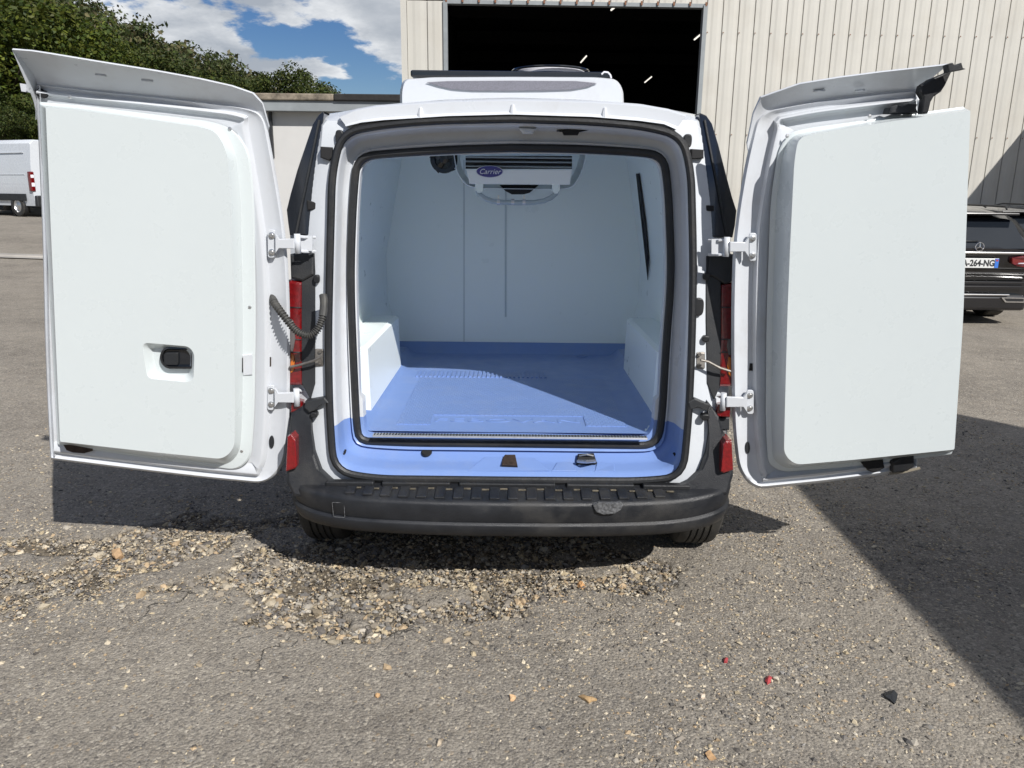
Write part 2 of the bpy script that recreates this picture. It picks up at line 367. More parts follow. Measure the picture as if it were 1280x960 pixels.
def patch_sd(x, y):
    d = np.full(x.shape, 1e9); ins = np.zeros(x.shape, bool); n = len(PATCH)
    for i in range(n):
        a, b = PATCH[i], PATCH[(i + 1) % n]; ex, ey = b.x - a.x, b.y - a.y; px, py = x - a.x, y - a.y
        t = np.clip((px * ex + py * ey) / (ex * ex + ey * ey), 0, 1); d = np.minimum(d, np.hypot(px - t * ex, py - t * ey))
        c = ((a.y > y) != (b.y > y)) & (x < (b.x - a.x) * (y - a.y) / (b.y - a.y + 1e-12) + a.x); ins ^= c
    return np.where(ins, d, -d)      # positive inside
def hole_mask(x, y):
    sd = patch_sd(x, y); sd = sd + (vnoise(x, y, 5, 3, 5, .6) - .5) * .34
    m1 = sstep(-.004, .014, sd)
    isl = vnoise(x + 7, y, 4.2, 9, 4, .5)                      # islands of surviving asphalt
    return m1 * (1 - sstep(.66, .68, isl))
def ground_z(x, y):
    z = .66 * sstep(9, 26, y) * sstep(2, 13, -x)
    return z + (vnoise(x, y, .7, 5, 3) - .5) * .012
def build_ground():
    def axis(fine0, fine1, step, lo, hi, growth=1.13):
        a = list(np.arange(fine0, fine1, step)); s = step; v = a[-1]
        while v < hi: s *= growth; v += s; a.append(min(v, hi))
        s = step; v = a[0]; left = []
        while v > lo: s *= growth; v -= s; left.append(max(v, lo))
        return np.array(left[::-1] + a)
    xs = axis(-2.9, 1.6, .011, -900, 900); ys = axis(1.75, 3.9, .011, -300, 1500)
    X, Y = np.meshgrid(xs, ys); hm = hole_mask(X, Y)
    Z = ground_z(X, Y) - .018 * hm + hm * (vnoise(X, Y, 26, 8, 3) - .5) * .016 + (vnoise(X, Y, 45, 12, 2) - .5) * .0035 * (1 - hm) * (np.abs(X) < 5)
    nx, ny = len(xs), len(ys)
    me = bpy.data.meshes.new('ground'); V = np.stack([X, Y, Z], -1).reshape(-1, 3)
    i = np.arange(ny - 1)[:, None] * nx + np.arange(nx - 1)[None, :]; Fq = np.stack([i, i + 1, i + nx + 1, i + nx], -1).reshape(-1, 4)
    me.vertices.add(len(V)); me.vertices.foreach_set('co', V.ravel()); me.loops.add(Fq.size); me.loops.foreach_set('vertex_index', Fq.ravel().astype(np.int32))
    me.polygons.add(len(Fq)); me.polygons.foreach_set('loop_start', np.arange(0, Fq.size, 4, dtype=np.int32)); me.polygons.foreach_set('use_smooth', np.ones(len(Fq), bool)); me.update(calc_edges=True)
    a = me.attributes.new('hole', 'FLOAT', 'POINT'); a.data.foreach_set('value', hm.ravel().astype(np.float32))
    ck = sstep(-.5, -.02, patch_sd(X, Y)) * sstep(.45, .6, vnoise(X, Y, 1.3, 21, 2)) * .9 + sstep(.6, .75, vnoise(X, Y, .5, 22, 2)) * .4 * (Y > 3.2)
    a = me.attributes.new('crack', 'FLOAT', 'POINT'); a.data.foreach_set('value', np.clip(ck, 0, 1).ravel().astype(np.float32))
    me.materials.append(ASPH); o = bpy.data.objects.new('ground', me); COL.objects.link(o); tag(o, kind='structure')
build_ground()

ICO = None
def stones_mesh(name, px, py, pz, size, seed, flat=(.35, .75), pal=None, small=False):
    """many small angular stones in one mesh"""
    global ICO
    if ICO is None:
        bm = bmesh.new(); bmesh.ops.create_icosphere(bm, subdivisions=1, radius=1); ICO = (np.array([v.co[:] for v in bm.verts]), np.array([[v.index for v in f.verts] for f in bm.faces])); bm.free()
    B, Fi = ICO if not small else (np.array([(1, 0, 0), (0, 1, 0), (-1, 0, 0), (0, -1, 0), (.2, .1, .9), (0, 0, -1.)]), np.array([(0, 1, 4), (1, 2, 4), (2, 3, 4), (3, 0, 4), (1, 0, 5), (2, 1, 5), (3, 2, 5), (0, 3, 5)])); n = len(px); r_ = np.random.default_rng(seed)
    V = B[None] * (1 + r_.uniform(-.38, .30, (n, len(B), 1))); V = V * np.stack([r_.uniform(.7, 1.35, n), r_.uniform(.5, 1.0, n), r_.uniform(*flat, n)], -1)[:, None]
    tl = r_.uniform(-.4, .4, n)[:, None]; V = np.stack([V[..., 0] * np.cos(tl) + V[..., 2] * np.sin(tl), V[..., 1], -V[..., 0] * np.sin(tl) + V[..., 2] * np.cos(tl)], -1)
    a = r_.uniform(0, 6.28, n)[:, None]; V = np.stack([V[..., 0] * np.cos(a) - V[..., 1] * np.sin(a), V[..., 0] * np.sin(a) + V[..., 1] * np.cos(a), V[..., 2]], -1)
    V = V * size[:, None, None] + np.stack([px, py, pz + size * .15], -1)[:, None]
    Fa = (Fi[None] + (np.arange(n) * len(B))[:, None, None]).reshape(-1, 3); V = V.reshape(-1, 3)
    me = bpy.data.meshes.new(name); me.vertices.add(len(V)); me.vertices.foreach_set('co', V.ravel()); me.loops.add(Fa.size); me.loops.foreach_set('vertex_index', Fa.ravel().astype(np.int32))
    me.polygons.add(len(Fa)); me.polygons.foreach_set('loop_start', np.arange(0, Fa.size, 3, dtype=np.int32)); me.polygons.foreach_set('use_smooth', np.zeros(len(Fa), bool)); me.update(calc_edges=True)
    P = np.array(pal); c = P[r_.integers(0, len(P), n)] * r_.uniform(.85, 1.38, (n, 1)); c = np.repeat(np.concatenate([c, np.ones((n, 1))], 1), len(B), 0)
    at = me.attributes.new('tone', 'FLOAT_COLOR', 'POINT'); at.data.foreach_set('color', c.ravel().astype(np.float32)); me.materials.append(STONE)
    o = bpy.data.objects.new(name, me); COL.objects.link(o); return o
PAL = [(.31, .255, .18), (.37, .305, .20), (.22, .19, .15), (.15, .135, .115), (.10, .09, .08), (.18, .16, .135), (.45, .39, .29), (.36, .27, .17), (.27, .235, .18), (.20, .19, .175), (.33, .30, .25), (.13, .12, .11)]
def scatter():
    n = 150000; x = rng.uniform(-3.0, 1.7, n); y = rng.uniform(1.9, 4.6, n); h = hole_mask(x, y); k = (h > .3) & (rng.random(n) < .75 * sstep(.26, .44, vnoise(x, y, 3.4, 51, 4)) + .22); x, y = x[k], y[k]
    ns = 30000; xs_ = rng.uniform(-3.2, 1.8, ns); ys_ = rng.uniform(1.9, 4.2, ns); sd_ = patch_sd(xs_, ys_); kk = (sd_ < .08) & (rng.random(ns) < .20 * np.exp(np.minimum(sd_, 0) / .10)); x = np.concatenate([x, xs_[kk]]); y = np.concatenate([y, ys_[kk]])
    s = np.clip(rng.lognormal(math.log(.0056), .60, len(x)), .0022, .026); z = ground_z(x, y) + np.where(hole_mask(x, y) > .3, -.020 + rng.uniform(0, .007, len(x)), -.001)
    o = stones_mesh('gravel', x, y, z, s, 2, pal=PAL); tag(o, 'broken flint gravel filling the worn hollow in the asphalt behind the bumper', 'gravel', kind='stuff')
    n = 520000; x = rng.uniform(-3.2, 3.4, n); y = 1.1 + rng.random(n) ** 1.15 * 4.6
    d = .17 + .75 * np.exp(-((x - .95) / .7) ** 2) * sstep(1.2, 2.2, y) * sstep(5.5, 3.2, y) + .55 * sstep(-.40, 0, patch_sd(x, y)) + .22 * sstep(-.1, .5, x)
    d *= .25 + 1.3 * sstep(.38, .62, vnoise(x, y, 2.2, 17, 4)); k = rng.random(n) < np.clip(d, 0, 1) * .40; x, y = x[k], y[k]
    s = np.clip(rng.lognormal(math.log(.0036), .52, len(x)), .0016, .014)
    o = stones_mesh('loose_grit', x, y, ground_z(x, y), s, 3, pal=PAL + [(.40, .34, .24), (.46, .40, .30), (.08, .075, .07)], small=True); tag(o, 'small loose stones scattered thinly over the worn asphalt', 'grit', kind='stuff')
scatter()

# single things that lie loose on the ground
def loose_stone(x, y, w, col, label, name='loose_stone', cat='stone', flat=.6, group='single loose stones on the asphalt'):
    p = onz(x, y, 0); size = w * p.y / F * .55
    o = stones_mesh(name, np.array([0.]), np.array([0.]), np.array([0.]), np.array([size]), int(x + y), (flat, flat + .05), [col]); o.location = (p.x, p.y, float(ground_z(np.array([p.x]), np.array([p.y]))[0]))
    bm = bmesh.new(); bm.from_mesh(o.data); bmesh.ops.subdivide_edges(bm, edges=bm.edges, cuts=1, use_grid_fill=True)
    for v in bm.verts: v.co += v.co.normalized() * mnoise.noise(v.co * 90 + Vector((x, y, 0))) * size * .22
    bm.to_mesh(o.data); bm.free(); tag(o, label, cat, group); return o
loose_stone(148, 695, 21, (.42, .28, .16), 'flat orange brown stone on the gravel below the left door shadow')
loose_stone(641, 873, 15, (.45, .30, .17), 'orange brown stone in the bottom centre of the asphalt')
loose_stone(877, 872, 15, (.52, .43, .34), 'pale pinkish stone on the asphalt, left of the red fragment')
loose_stone(970, 849, 14, (.45, .40, .32), 'pale rounded stone right beside the red fragment')
loose_stone(888, 946, 16, (.40, .25, .13), 'orange brown stone at the bottom edge, below the pale pinkish stone')
loose_stone(727, 731, 14, (.42, .24, .11), 'rusty brown stone behind the bumper, near the gravel edge')
loose_stone(549, 929, 13, (.48, .40, .30), 'light tan stone low in the frame, left of the centre stone')
loose_stone(472, 870, 10, (.48, .30, .15), 'small orange stone on the bare asphalt left of the centre stone')
def scrap(name, pts, z, mat_, label, cat):
    P_ = [onz(x, y, z) for x, y in pts]; c = sum(P_, Vector()) / len(P_); root = MB(); top = [p + Vector((0, 0, .004 + .006 * ((i * 37) % 5) / 5)) for i, p in enumerate(P_)]
    ct = c + Vector((0, 0, .012)); n = len(P_)
    root.add(P_ + top + [ct], [(i, (i + 1) % n, n + (i + 1) % n, n + i) for i in range(n)] + [(n + i, n + (i + 1) % n, 2 * n) for i in range(n)] + [tuple(range(n))])
    o = root.build(name, mat_); o.data.transform(Matrix.Translation(-c)); o.location = c; tag(o, label, cat); return o
REDP = mat('red_plastic', (.36, .05, .055), .4, var=.3, vscale=80)
scrap('plastic_fragment', [(957, 848), (961, 846), (965, 849), (963, 854), (959, 856), (956, 852)], .0, REDP, 'small red plastic fragment lying beside a pale stone', 'plastic fragment')
scrap('plastic_fragment', [(904, 825), (907, 823), (910, 825), (909, 829), (905, 829)], .0, REDP, 'tiny red plastic fragment up and left from the larger red one', 'plastic fragment')
scrap('rubber_scrap', [(1104, 868), (1112, 866), (1117, 865), (1122, 869), (1121, 875), (1118, 881), (1112, 876), (1106, 873)], .0, PLAST, 'black rubber scrap on the asphalt next to the big shadow', 'rubber scrap')
LEAFD = mat('dry_leaf', (.36, .24, .12), .8, var=.3, vscale=60)
scrap('dry_leaf', [(723, 871), (729, 870), (734, 873), (740, 872), (746, 876), (740, 877), (736, 880), (731, 876)], .0, LEAFD, 'curled dry brown leaf on the asphalt right of the centre stone', 'leaf')

# pale concrete gutter across the yard on the far left
def gutter():
    xs = np.linspace(-26, -7.2, 60); mb = MB(); rows = []
    for k in range(4):
        yy = 15.9 + [0, .22, .24, .46][k]; z = [0.006, .006, .03, .03][k]
        rows.append([Vector((x, yy + .02 * x, float(ground_z(np.array([x]), np.array([yy]))[0]) + z + .006)) for x in xs])
    mb.loft(rows, closed=False, smooth=False); tag(mb.build('concrete_gutter', CONC), kind='structure')
gutter()

# ================================================================== the delivery van
VAN = empty('delivery_van', (0, 4.6, 0)); tag(VAN, 'small white refrigerated delivery van seen from behind with both rear doors wide open', 'van')
SL = .12                                  # how the rear end leans forward with height
CEN = (640, 370)
def sym(pts): return pts
OUTER = [(640, 149, 0), (540, 151, 40), (475, 157, 30), (428, 166, 30), (416, 215, 30), (413, 330, 60), (411, 430, 40), (413, 520, 30), (418, 588, 34), (470, 597, 30), (640, 599, 60), (800, 600, 30), (853, 595, 36), (860, 520, 30), (864, 430, 40), (866, 330, 50), (863, 215, 30), (852, 170, 30), (805, 158, 30), (740, 152, 40)]
INNER = [(640, 185, 0), (563, 187, 40), (490, 192, 30), (447, 196, 26), (442, 250, 30), (438.5, 345, 60), (442, 441, 40), (446, 524, 10), (449, 550, 30), (520, 552.5, 20), (640, 553.5, 60), (760, 555, 30), (822, 556, 28), (827.5, 514, 20), (832, 430, 40), (839, 345, 50), (835, 240, 30), (829, 194, 26), (790, 190, 30), (720, 186, 40)]
NA = 240
o2 = by_angle(rounded([(x, y, r) for x, y, r in OUTER], 8), CEN, NA); i2 = by_angle(rounded(INNER, 8), CEN, NA)
RO = [on(p.x, p.y, 2.93, SL) for p in o2]; RI = [on(p.x, p.y, 3.075, SL * .8) for p in i2]
def shift(l, dy): return [p + Vector((0, dy, 0)) for p in l]
def lerpl(a, b, t, dy=0.0): return [p.lerp(q, t) + Vector((0, dy, 0)) for p, q in zip(a, b)]
cw = sum(RI, Vector()) / NA
def shrink(l, d): return [p + Vector((cw.x - p.x, 0, cw.z - p.z)).normalized() * (d if p.z < .75 else .019 + .15 * (d - .034)) for p in l]
prof = [RO, lerpl(RO, RI, .20, -.012), lerpl(RO, RI, .26, .0), lerpl(RO, RI, .34, .035), lerpl(RO, RI, .40, .048), lerpl(RO, RI, .70, .036), lerpl(RO, RI, .76, .010), lerpl(RO, RI, .86, .002), lerpl(RO, RI, 1.0, .0), shift(shrink(RI, .034), .004), shift(shrink(RI, .039), .045)]
RE = prof[-1]
zcut = on(430, 529, 3.0).z
white = MB(); blue = MB()
for a, b in zip(prof[:-1], prof[1:]):
    for j in range(NA):
        k = (j + 1) % NA; q = [a[j], a[k], b[k], b[j]]
        white.add(q, [(0, 1, 2, 3)], True); blue.add(q, [(0, 1, 2, 3)], True)
def cut(o, keep_up):
    bm = bmesh.new(); bm.from_mesh(o.data); bmesh.ops.bisect_plane(bm, geom=bm.verts[:] + bm.edges[:] + bm.faces[:], plane_co=(0, 0, zcut), plane_no=(0, 0, 1), clear_inner=keep_up, clear_outer=not keep_up); bm.to_mesh(o.data); bm.free(); return o
cut(white.build('door_surround', PAINTI, VAN, 50), True); SILL = cut(blue.build('load_sill', BLUE, VAN, 50), False)
# small pressed detail on the sill
sb = MB()
def sill_pt(x, y, up=0.0):
    """a point on the sill between the seals"""
    t = max(0.0, min(1.0, (599 - y) / 46.)); A = 2.93 + (3.075 - 2.93) * t
    p = on(x, y, A + (.03 if .3 < t < .75 else 0)); return p + Vector((0, -.3 * up, up))
for pts, h in (([(582, 591), (604, 573), (668, 574), (686, 590)], .010), ([(690, 590), (697, 579), (716, 578), (722, 590)], .008), ([(745, 590), (748, 578), (770, 581), (771, 590)], .006)):
    lo = [sill_pt(x, y, -.012) for x, y in pts]; hi = [sill_pt(x + (640 - x) * .02, y + .6, h) for x, y in pts]
    sb = MB(); sb.prism(lo, hi[0] - lo[0], bev=.005); sb.build('sill_pressing', BLUE, VAN, 60)
dh = MB(); p = sill_pt(533, 571, .004)
dh.lathe(p + Vector((0, .01, .012)), Vector((0, -.45, .9)), [(.001, .008), (.019, .008), (.023, .0)], 20); dh.build('drain_hole', DARK, VAN)
lm = MB()
lp = [sill_pt(x, y, .012) for x, y in [(628, 578), (631, 573), (644, 573), (647, 587), (627, 586)]]; lm.prism([p + Vector((0, .02, -.02)) for p in lp], Vector((0, -.022, .028)), bev=.004)
LATCH = lm.build('lower_latch_plate', RUST, VAN)
lm = MB(); lm.lathe(sill_pt(637, 581, .02), (0, -.6, .8), [(.001, .004), (.008, .004), (.009, 0)], 12); lm.build('bolt', DARK, LATCH)
lm = MB(); lp = [sill_pt(x, y, .016) for x, y in [(722, 572), (742, 571), (746, 583), (744, 585), (720, 585)]]; lm.prism([p + Vector((0, .03, -.02)) for p in lp], Vector((0, -.03, .024)), bev=.006)
ST = lm.build('striker_recess', DARK, VAN)
lm = MB(); lm.tube([sill_pt(722, 584, .03), sill_pt(732, 586, .034), sill_pt(743, 584, .03)], .0075, 8); lm.tube([sill_pt(724, 575, .02), sill_pt(733, 577, .035), sill_pt(741, 575, .02)], .004, 8); lm.build('striker', ALU, ST)
# the two rubber seals
def seal_tube(loop, r, ry): return MB().tube(loop, r, 10, closed=True, ry=ry)
MB().tube(shift(RO, -.012), .0155, 10, closed=True).build('outer_door_seal', RUBBER, VAN)
MB().tube(shift(RI, -.012), .0165, 10, closed=True).build('inner_door_seal', RUBBER, VAN)
# ---- load space
def liner_loop(Y, k=0.0):
    h = [(.70, .60), (.785 + k, .95), (.785 + k, 1.22), (.672 + k, 1.80), (.60, 1.845)]
    c = [Vector((x, Y, z)) for x, z in h] + [Vector((-x, Y, z)) for x, z in reversed(h)]
    return c
lc = Vector((0, 0, 1.2)).xz
def xz_angle(loop, ref):
    """sample an xz loop where rays from the centre through ref's points meet it"""
    poly = [Vector((p.x, p.z)) for p in loop]; c = Vector((cw.x, cw.z)); out = []
    for p in ref:
        d = Vector((p.x, p.z)) - c; d.normalize(); best = None
        for j in range(len(poly)):
            a, b = poly[j] - c, poly[(j + 1) % len(poly)] - c; e = b - a; den = d.x * e.y - d.y * e.x
            if abs(den) < 1e-9: continue
            t = (a.x * e.y - a.y * e.x) / den; u = (a.x * d.y - a.y * d.x) / den
            if t > 0 and -1e-6 <= u <= 1 + 1e-6 and (best is None or t < best): best = t
        q = c + d * (best or 0); out.append(Vector((q.x, loop[0].y, q.y)))
    return out
YB = 4.8; ZF = .617
lin = MB(); L0 = liner_loop(3.27, .02); lin.loft([RE, xz_angle(L0, RE)], smooth=False); lin.loft([xz_angle(L0, RE), xz_angle(liner_loop(YB), RE)], smooth=True)
lin.build('side_lining', LINER, VAN, 22)
bk = MB(); bl = liner_loop(YB)
bk.cap([p + Vector((0, -.002, 0)) for p in bl]); bk.build('bulkhead', LINER, VAN)
def strip(a, b, w, d, parent, name, m_): 
    mb = MB(); a, b = Vector(a), Vector(b); t = (b - a).normalized(); s_ = t.cross(Vector((0, 1, 0))).normalized() * w / 2
    mb.loft([[a - s_, a - s_ + Vector((0, -d, 0)), a + s_ + Vector((0, -d, 0)), a + s_], [b - s_, b - s_ + Vector((0, -d, 0)), b + s_ + Vector((0, -d, 0)), b + s_]], smooth=False, cap0=True, cap1=True); return mb.build(name, m_, parent)
def bp_(x, y): return on(x, y, YB - .003)
strip(bp_(632, 225), bp_(632, 396), .010, .004, VAN, 'panel_joint', mat('joint_sealant', (.54, .60, .61), .5))
strip(bp_(580, 200), bp_(580, 431), .006, .003, VAN, 'panel_joint', bpy.data.materials['joint_sealant'])
# sloping corner panels of the bulkhead and the dark gap by the side door
g = MB(); gp = [(799, 219), (803, 219), (811, 290), (813, 325), (811, 345), (807, 300)]
def onx(x, y, X):
    d = ray(x, y); t = X / d.x; return Vector((0, 0, CAMH)) + d * t
def wallpt(x, y):
    """right lining: walk the sight line to where it meets the wall"""
    p = onx(x, y, .80)
    for _ in range(12):
        z = p.z; k = .795 if z < 1.22 else .795 - (z - 1.22) / .58 * .113
        if z < .95: k = .70 + (z - .6) / .35 * .095
        p = onx(x, y, k - .004)
    return p
gp = [(797, 217), (800.5, 217), (809, 280), (813, 322), (811.5, 350), (806, 300)]; gl = [wallpt(x, y) + Vector((-.010, 0, 0)) for x, y in gp]; g.add(gl + [p + Vector((.003, 0, 0)) for p in gl], [tuple(range(6)), tuple(range(11, 5, -1))] + [(i, (i + 1) % 6, 6 + (i + 1) % 6, 6 + i) for i in range(6)])
g.build('side_door_gap', DARK, VAN)
# wheel boxes
for s_ in (-1, 1):
    w = MB(); A_ = []
    def wb(Y, xi, zt): return [Vector((s_ * .80, Y, .60)), Vector((s_ * .80, Y, zt)), Vector((s_ * (xi + .02), Y, zt)), Vector((s_ * xi, Y, zt - .012)), Vector((s_ * (xi - .006), Y, .60))]
    w.loft([wb(3.30, .655, .935), wb(3.34, .640, .932), wb(4.26, .638, .926), wb(4.28, .665, .915)], smooth=False, cap0=True, cap1=True); w.build('wheel_box', LINER, VAN, label='white moulded wheel box on the %s of the blue floor' % ('left' if s_ < 0 else 'right'))
# floor
fl = MB()
fl.loft([[Vector((-.79, 3.10, .66)), Vector((-.66, 3.10, .66)), Vector((-.625, 3.10, ZF + .012)), Vector((-.60, 3.10, ZF)), Vector((.60, 3.10, ZF)), Vector((.625, 3.10, ZF + .012)), Vector((.66, 3.10, .66)), Vector((.79, 3.10, .66))],
         [Vector((-.79, 4.70, .66)), Vector((-.66, 4.70, .66)), Vector((-.625, 4.70, ZF + .012)), Vector((-.60, 4.70, ZF)), Vector((.60, 4.70, ZF)), Vector((.625, 4.70, ZF + .012)), Vector((.66, 4.70, .66)), Vector((.79, 4.70, .66))]], closed=False, smooth=True)
fl.loft([[Vector((-.79, 4.70, ZF - .001)), Vector((.79, 4.70, ZF - .001))], [Vector((-.79, 4.73, ZF + .004)), Vector((.79, 4.73, ZF + .004))], [Vector((-.79, 4.785, ZF + .05)), Vector((.79, 4.785, ZF + .05))], [Vector((-.79, 4.795, ZF + .06)), Vector((.79, 4.795, ZF + .06))]], closed=False, smooth=True)
fl.build('load_floor', BLUE, VAN, 40)
# anti-slip field with a smooth plate left out at the front
af = MB(); z1 = ZF + .0035
yb = onz(640, 473, z1).y; ym = onz(640, 519, z1).y; ye = onz(640, 531, z1).y
x0 = onz(541, 520, z1).x; x1 = onz(729, 520, z1).x; xa = onz(499, 533, z1).x; xb = onz(770, 533, z1).x
for q in ([(-.50, ym), (x0, ym), (x0, ye), (-.50, ye)], [(-.50, yb), (.50, yb), (.50, ym), (-.50, ym)], [(x1, ym), (.50, ym), (.50, ye), (x1, ye)]):
    lp = [Vector((x, y, z1)) for x, y in q]; af.add(lp + [p - Vector((0, 0, .006)) for p in lp], [(0, 1, 2, 3), (0, 1, 5, 4), (1, 2, 6, 5), (2, 3, 7, 6), (3, 0, 4, 7)])
af.build('antislip_field', BLUER, VAN)
af = MB(); 
for k in range(30):
    x = -.52 + k * .0242; af.box((x, yb + .095, ZF + .003), (.012, .14, .007))
af.build('antislip_rib', BLUE, VAN, kind='stuff')
def text_mesh(txt, size, ext, name, mat_, M, parent, shear=0.0, bold=0.0):
    cu = bpy.data.curves.new(name, 'FONT'); cu.body = txt; cu.size = size; cu.extrude = ext; cu.shear = shear; cu.align_x = 'CENTER'; cu.align_y = 'CENTER'; cu.resolution_u = 3; cu.offset = bold
    t = bpy.data.objects.new(name, cu); COL.objects.link(t); dg = bpy.context.evaluated_depsgraph_get(); me = bpy.data.meshes.new_from_object(t.evaluated_get(dg)); bpy.data.objects.remove(t)
    me.transform(inv(parent) @ M); me.materials.clear(); me.materials.append(mat_); o = bpy.data.objects.new(name, me); COL.objects.link(o); o.parent = parent; return o
tp = onz(634, 526, ZF); text_mesh('FEBOVAN', .075, .0012, 'embossed_lettering', BLUE, Matrix.Translation((tp.x, tp.y, ZF + .0008)) @ Matrix.Diagonal((2.0, 1, 1, 1)), VAN)
# threshold strip
th = MB(); ta = onz(465, 546, ZF + .003); tb = onz(808, 546, ZF + .003); yt = (ta.y + tb.y) / 2
th.loft([[Vector((x, yt + .030, ZF)), Vector((x, yt + .026, ZF + .006)), Vector((x, yt - .004, ZF + .006)), Vector((x, yt - .010, ZF))] for x in (ta.x, tb.x)], closed=False, smooth=False)
TH = th.build('threshold_strip', ALU, VAN)
th = MB()
for k in range(90):
    x = ta.x + (tb.x - ta.x) * (k + .5) / 90; th.box((x, yt + .004, ZF + .0064), (.006, .006, .002)); th.box((x, yt + .019, ZF + .0064), (.006, .005, .002))
th.build('perforation', DARK, TH, kind='stuff')
fr = MB(); c = onz(727, 445, ZF + .004); fr.lathe(c, (0, 0, 1), [(.02, .002), (.034, .003), (.036, 0)], 20); fr.build('drain_plug', BLUE, VAN)
lx = onz(500, 462, ZF)
# ---- evaporator unit under the load space ceiling
EV = MB(); YE = 4.08
def e(x, y, dy=0): return on(x, y, YE + dy)
body = rounded([(566, 178, 0), (567, 195, 4), (571, 218, 14), (583, 233, 10), (600, 236, 6), (700, 237, 6), (716, 235, 10), (727, 218, 14), (733, 196, 4), (733, 178, 0)], 5)
EV.loft([[e(p.x, p.y, .02) for p in body], [e(p.x + (650 - p.x) * .012, p.y - .8, 0) for p in body], [e(p.x + (650 - p.x) * .012, p.y - .8, .004) for p in body]], cap1=True)
EV.loft([[e(p.x, p.y, .02) for p in body], [e(p.x, p.y, .02) + Vector((0, .42, .03)) for p in body]])
UNITW = mat('unit_lit_white_plastic', (.88, .89, .89), .4)  # whiter than the lining: light on the unit's front put into its colour
EVO = EV.build('evaporator_unit', UNITW, VAN, 40)
q = MB(); q.prism([e(x, y, -.004) for x, y in [(582, 195), (715, 195), (715, 211), (582, 211)]], Vector((0, -.004, 0))); q.build('grille', DARK, EVO)
sm = mat('evaporator_slat', (.30, .33, .34), .5)
for yy in (197.0, 202.3, 208.2):
    q = MB(); a, b = e(582, yy, -.012), e(715, yy, -.012); q.box((a + b) / 2, ((b - a).length, .010, .0045), rot=Matrix.Rotation(.5, 3, 'X')); q.build('slat', sm, EVO)
q = MB(); q.prism([e(x, y, -.002) for x, y in [(583, 212), (715, 212), (712, 231), (587, 230)]], Vector((0, -.018, 0)), bev=.006); FP = q.build('front_panel', UNITW, EVO)
q = MB(); q.prism([e(x, y, -.002) for x, y in [(594, 229), (604, 229), (604, 238), (601, 241), (597, 241), (594, 237)]], Vector((0, .06, 0))); q.build('drain_spout', LINER, EVO); q = MB(); q.prism([e(x, y, -.002) for x, y in [(690, 230), (700, 230), (700, 237), (697, 242), (693, 242), (690, 238)]], Vector((0, .06, 0))); q.build('drain_spout', LINER, EVO)
bc = e(612, 214.5, -.021); q = MB(); el = [bc + Vector((.066 * math.cos(a), 0, .0275 * math.sin(a))) for a in np.linspace(0, 2 * math.pi, 40, endpoint=False)]
q.prism([bc + (p - bc) * 1.07 for p in el], Vector((0, -.004, 0))); q.build('badge_rim', BADGEW, EVO)
q = MB(); q.prism(el, Vector((0, -.006, 0))); BD = q.build('badge', BADGE, EVO)
TX = Matrix.Rotation(R(90), 4, 'X')
text_mesh('Carrier', .036, .0008, 'badge_lettering', BADGEW, Matrix.Translation(bc + Vector((0, -.0075, -.001))) @ TX, EVO, .35)
q = MB(); fc = e(555, 199, .10); q.lathe(fc, (0, -1, 0), [(.050, .0), (.072, .01), (.072, -.06), (.05, -.06)], 28); q.lathe(fc, (0, -1, 0), [(.07, -.03), (.001, -.03)], 20); q.lathe(fc, (0, -1, 0), [(.001, .012), (.022, .008), (.024, -.03)], 16)
for k in range(5):
    a = k * 1.2566; u = Vector((math.cos(a), 0, math.sin(a))); v = Vector((-u.z, .35, u.x)); q.add([fc + u * .02, fc + u * .07 + v * .012, fc + u * .068 + v * .04, fc + u * .02 + v * .02], [(0, 1, 2, 3)])
q.build('blower_fan', GLOSSB, EVO)
q = MB(); q.prism([e(x, y, .03) for x, y in [(624, 231), (674, 231), (662, 241), (655, 243), (640, 243), (632, 239)]], Vector((0, .1, 0)), bev=.01); q.build('drain_pan', DARK, EVO)
hp = [(597, 238), (599, 243), (606, 248), (616, 251.5), (630, 253), (650, 253.4), (668, 253), (680, 251), (689, 247), (695, 242), (697, 237)]
q = MB(); q.tube([e(x, y, .03 + .03 * math.sin(i)) if 0 else e(x, y, .03) for i, (x, y) in enumerate(hp)], .013, 10); HO = q.build('drain_hose', HOSE, EVO)
for x in (623, 655, 641):
    q = MB(); c = e(x, 252.5, .03); q.lathe(c - Vector((.008, 0, 0)), (1, 0, 0), [(.001, 0), (.0165, 0), (.0165, .016), (.001, .016)], 14); q.box(c + Vector((0, 0, .02)), (.008, .008, .03)) if x != 641 else None; q.build('hose_clamp', ALU, HO)
# ---- outside body
B0 = [(640, 140, 0), (540, 142, 0), (470, 147, 0), (430, 152, 8), (404, 150, 6), (399, 215, 10), (397, 262, 8), (393, 300, 8), (392, 350, 8), (391, 440, 8), (390, 510, 8), (390, 560, 8), (398, 596, 12), (425, 606, 8), (640, 609, 0), (850, 607, 8), (876, 597, 12), (887, 560, 8), (885, 510, 8), (884, 440, 8), (883, 350, 8), (883, 300, 8), (880, 262, 8), (876, 215, 8), (872, 150, 6), (845, 150, 8), (800, 147, 0), (740, 143, 0)]
SH = [(640, 124, 0), (560, 126, 0), (470, 134, 0), (425, 143, 10), (400, 146, 14), (383, 182, 20), (366, 230, 20), (362, 264, 14), (364, 350, 10), (366, 440, 10), (366, 516, 10), (364, 560, 10), (372, 600, 10), (390, 640, 20), (640, 650, 0), (880, 640, 20), (900, 600, 10), (908, 560, 10), (910, 516, 10), (912, 440, 10), (912, 350, 10), (914, 264, 14), (909, 230, 20), (896, 182, 20), (880, 148, 14), (856, 143, 10), (800, 132, 0), (720, 126, 0)]
b0 = [on(p.x, p.y, 2.94, SL) for p in by_angle(rounded(B0, 4), CEN, NA)]
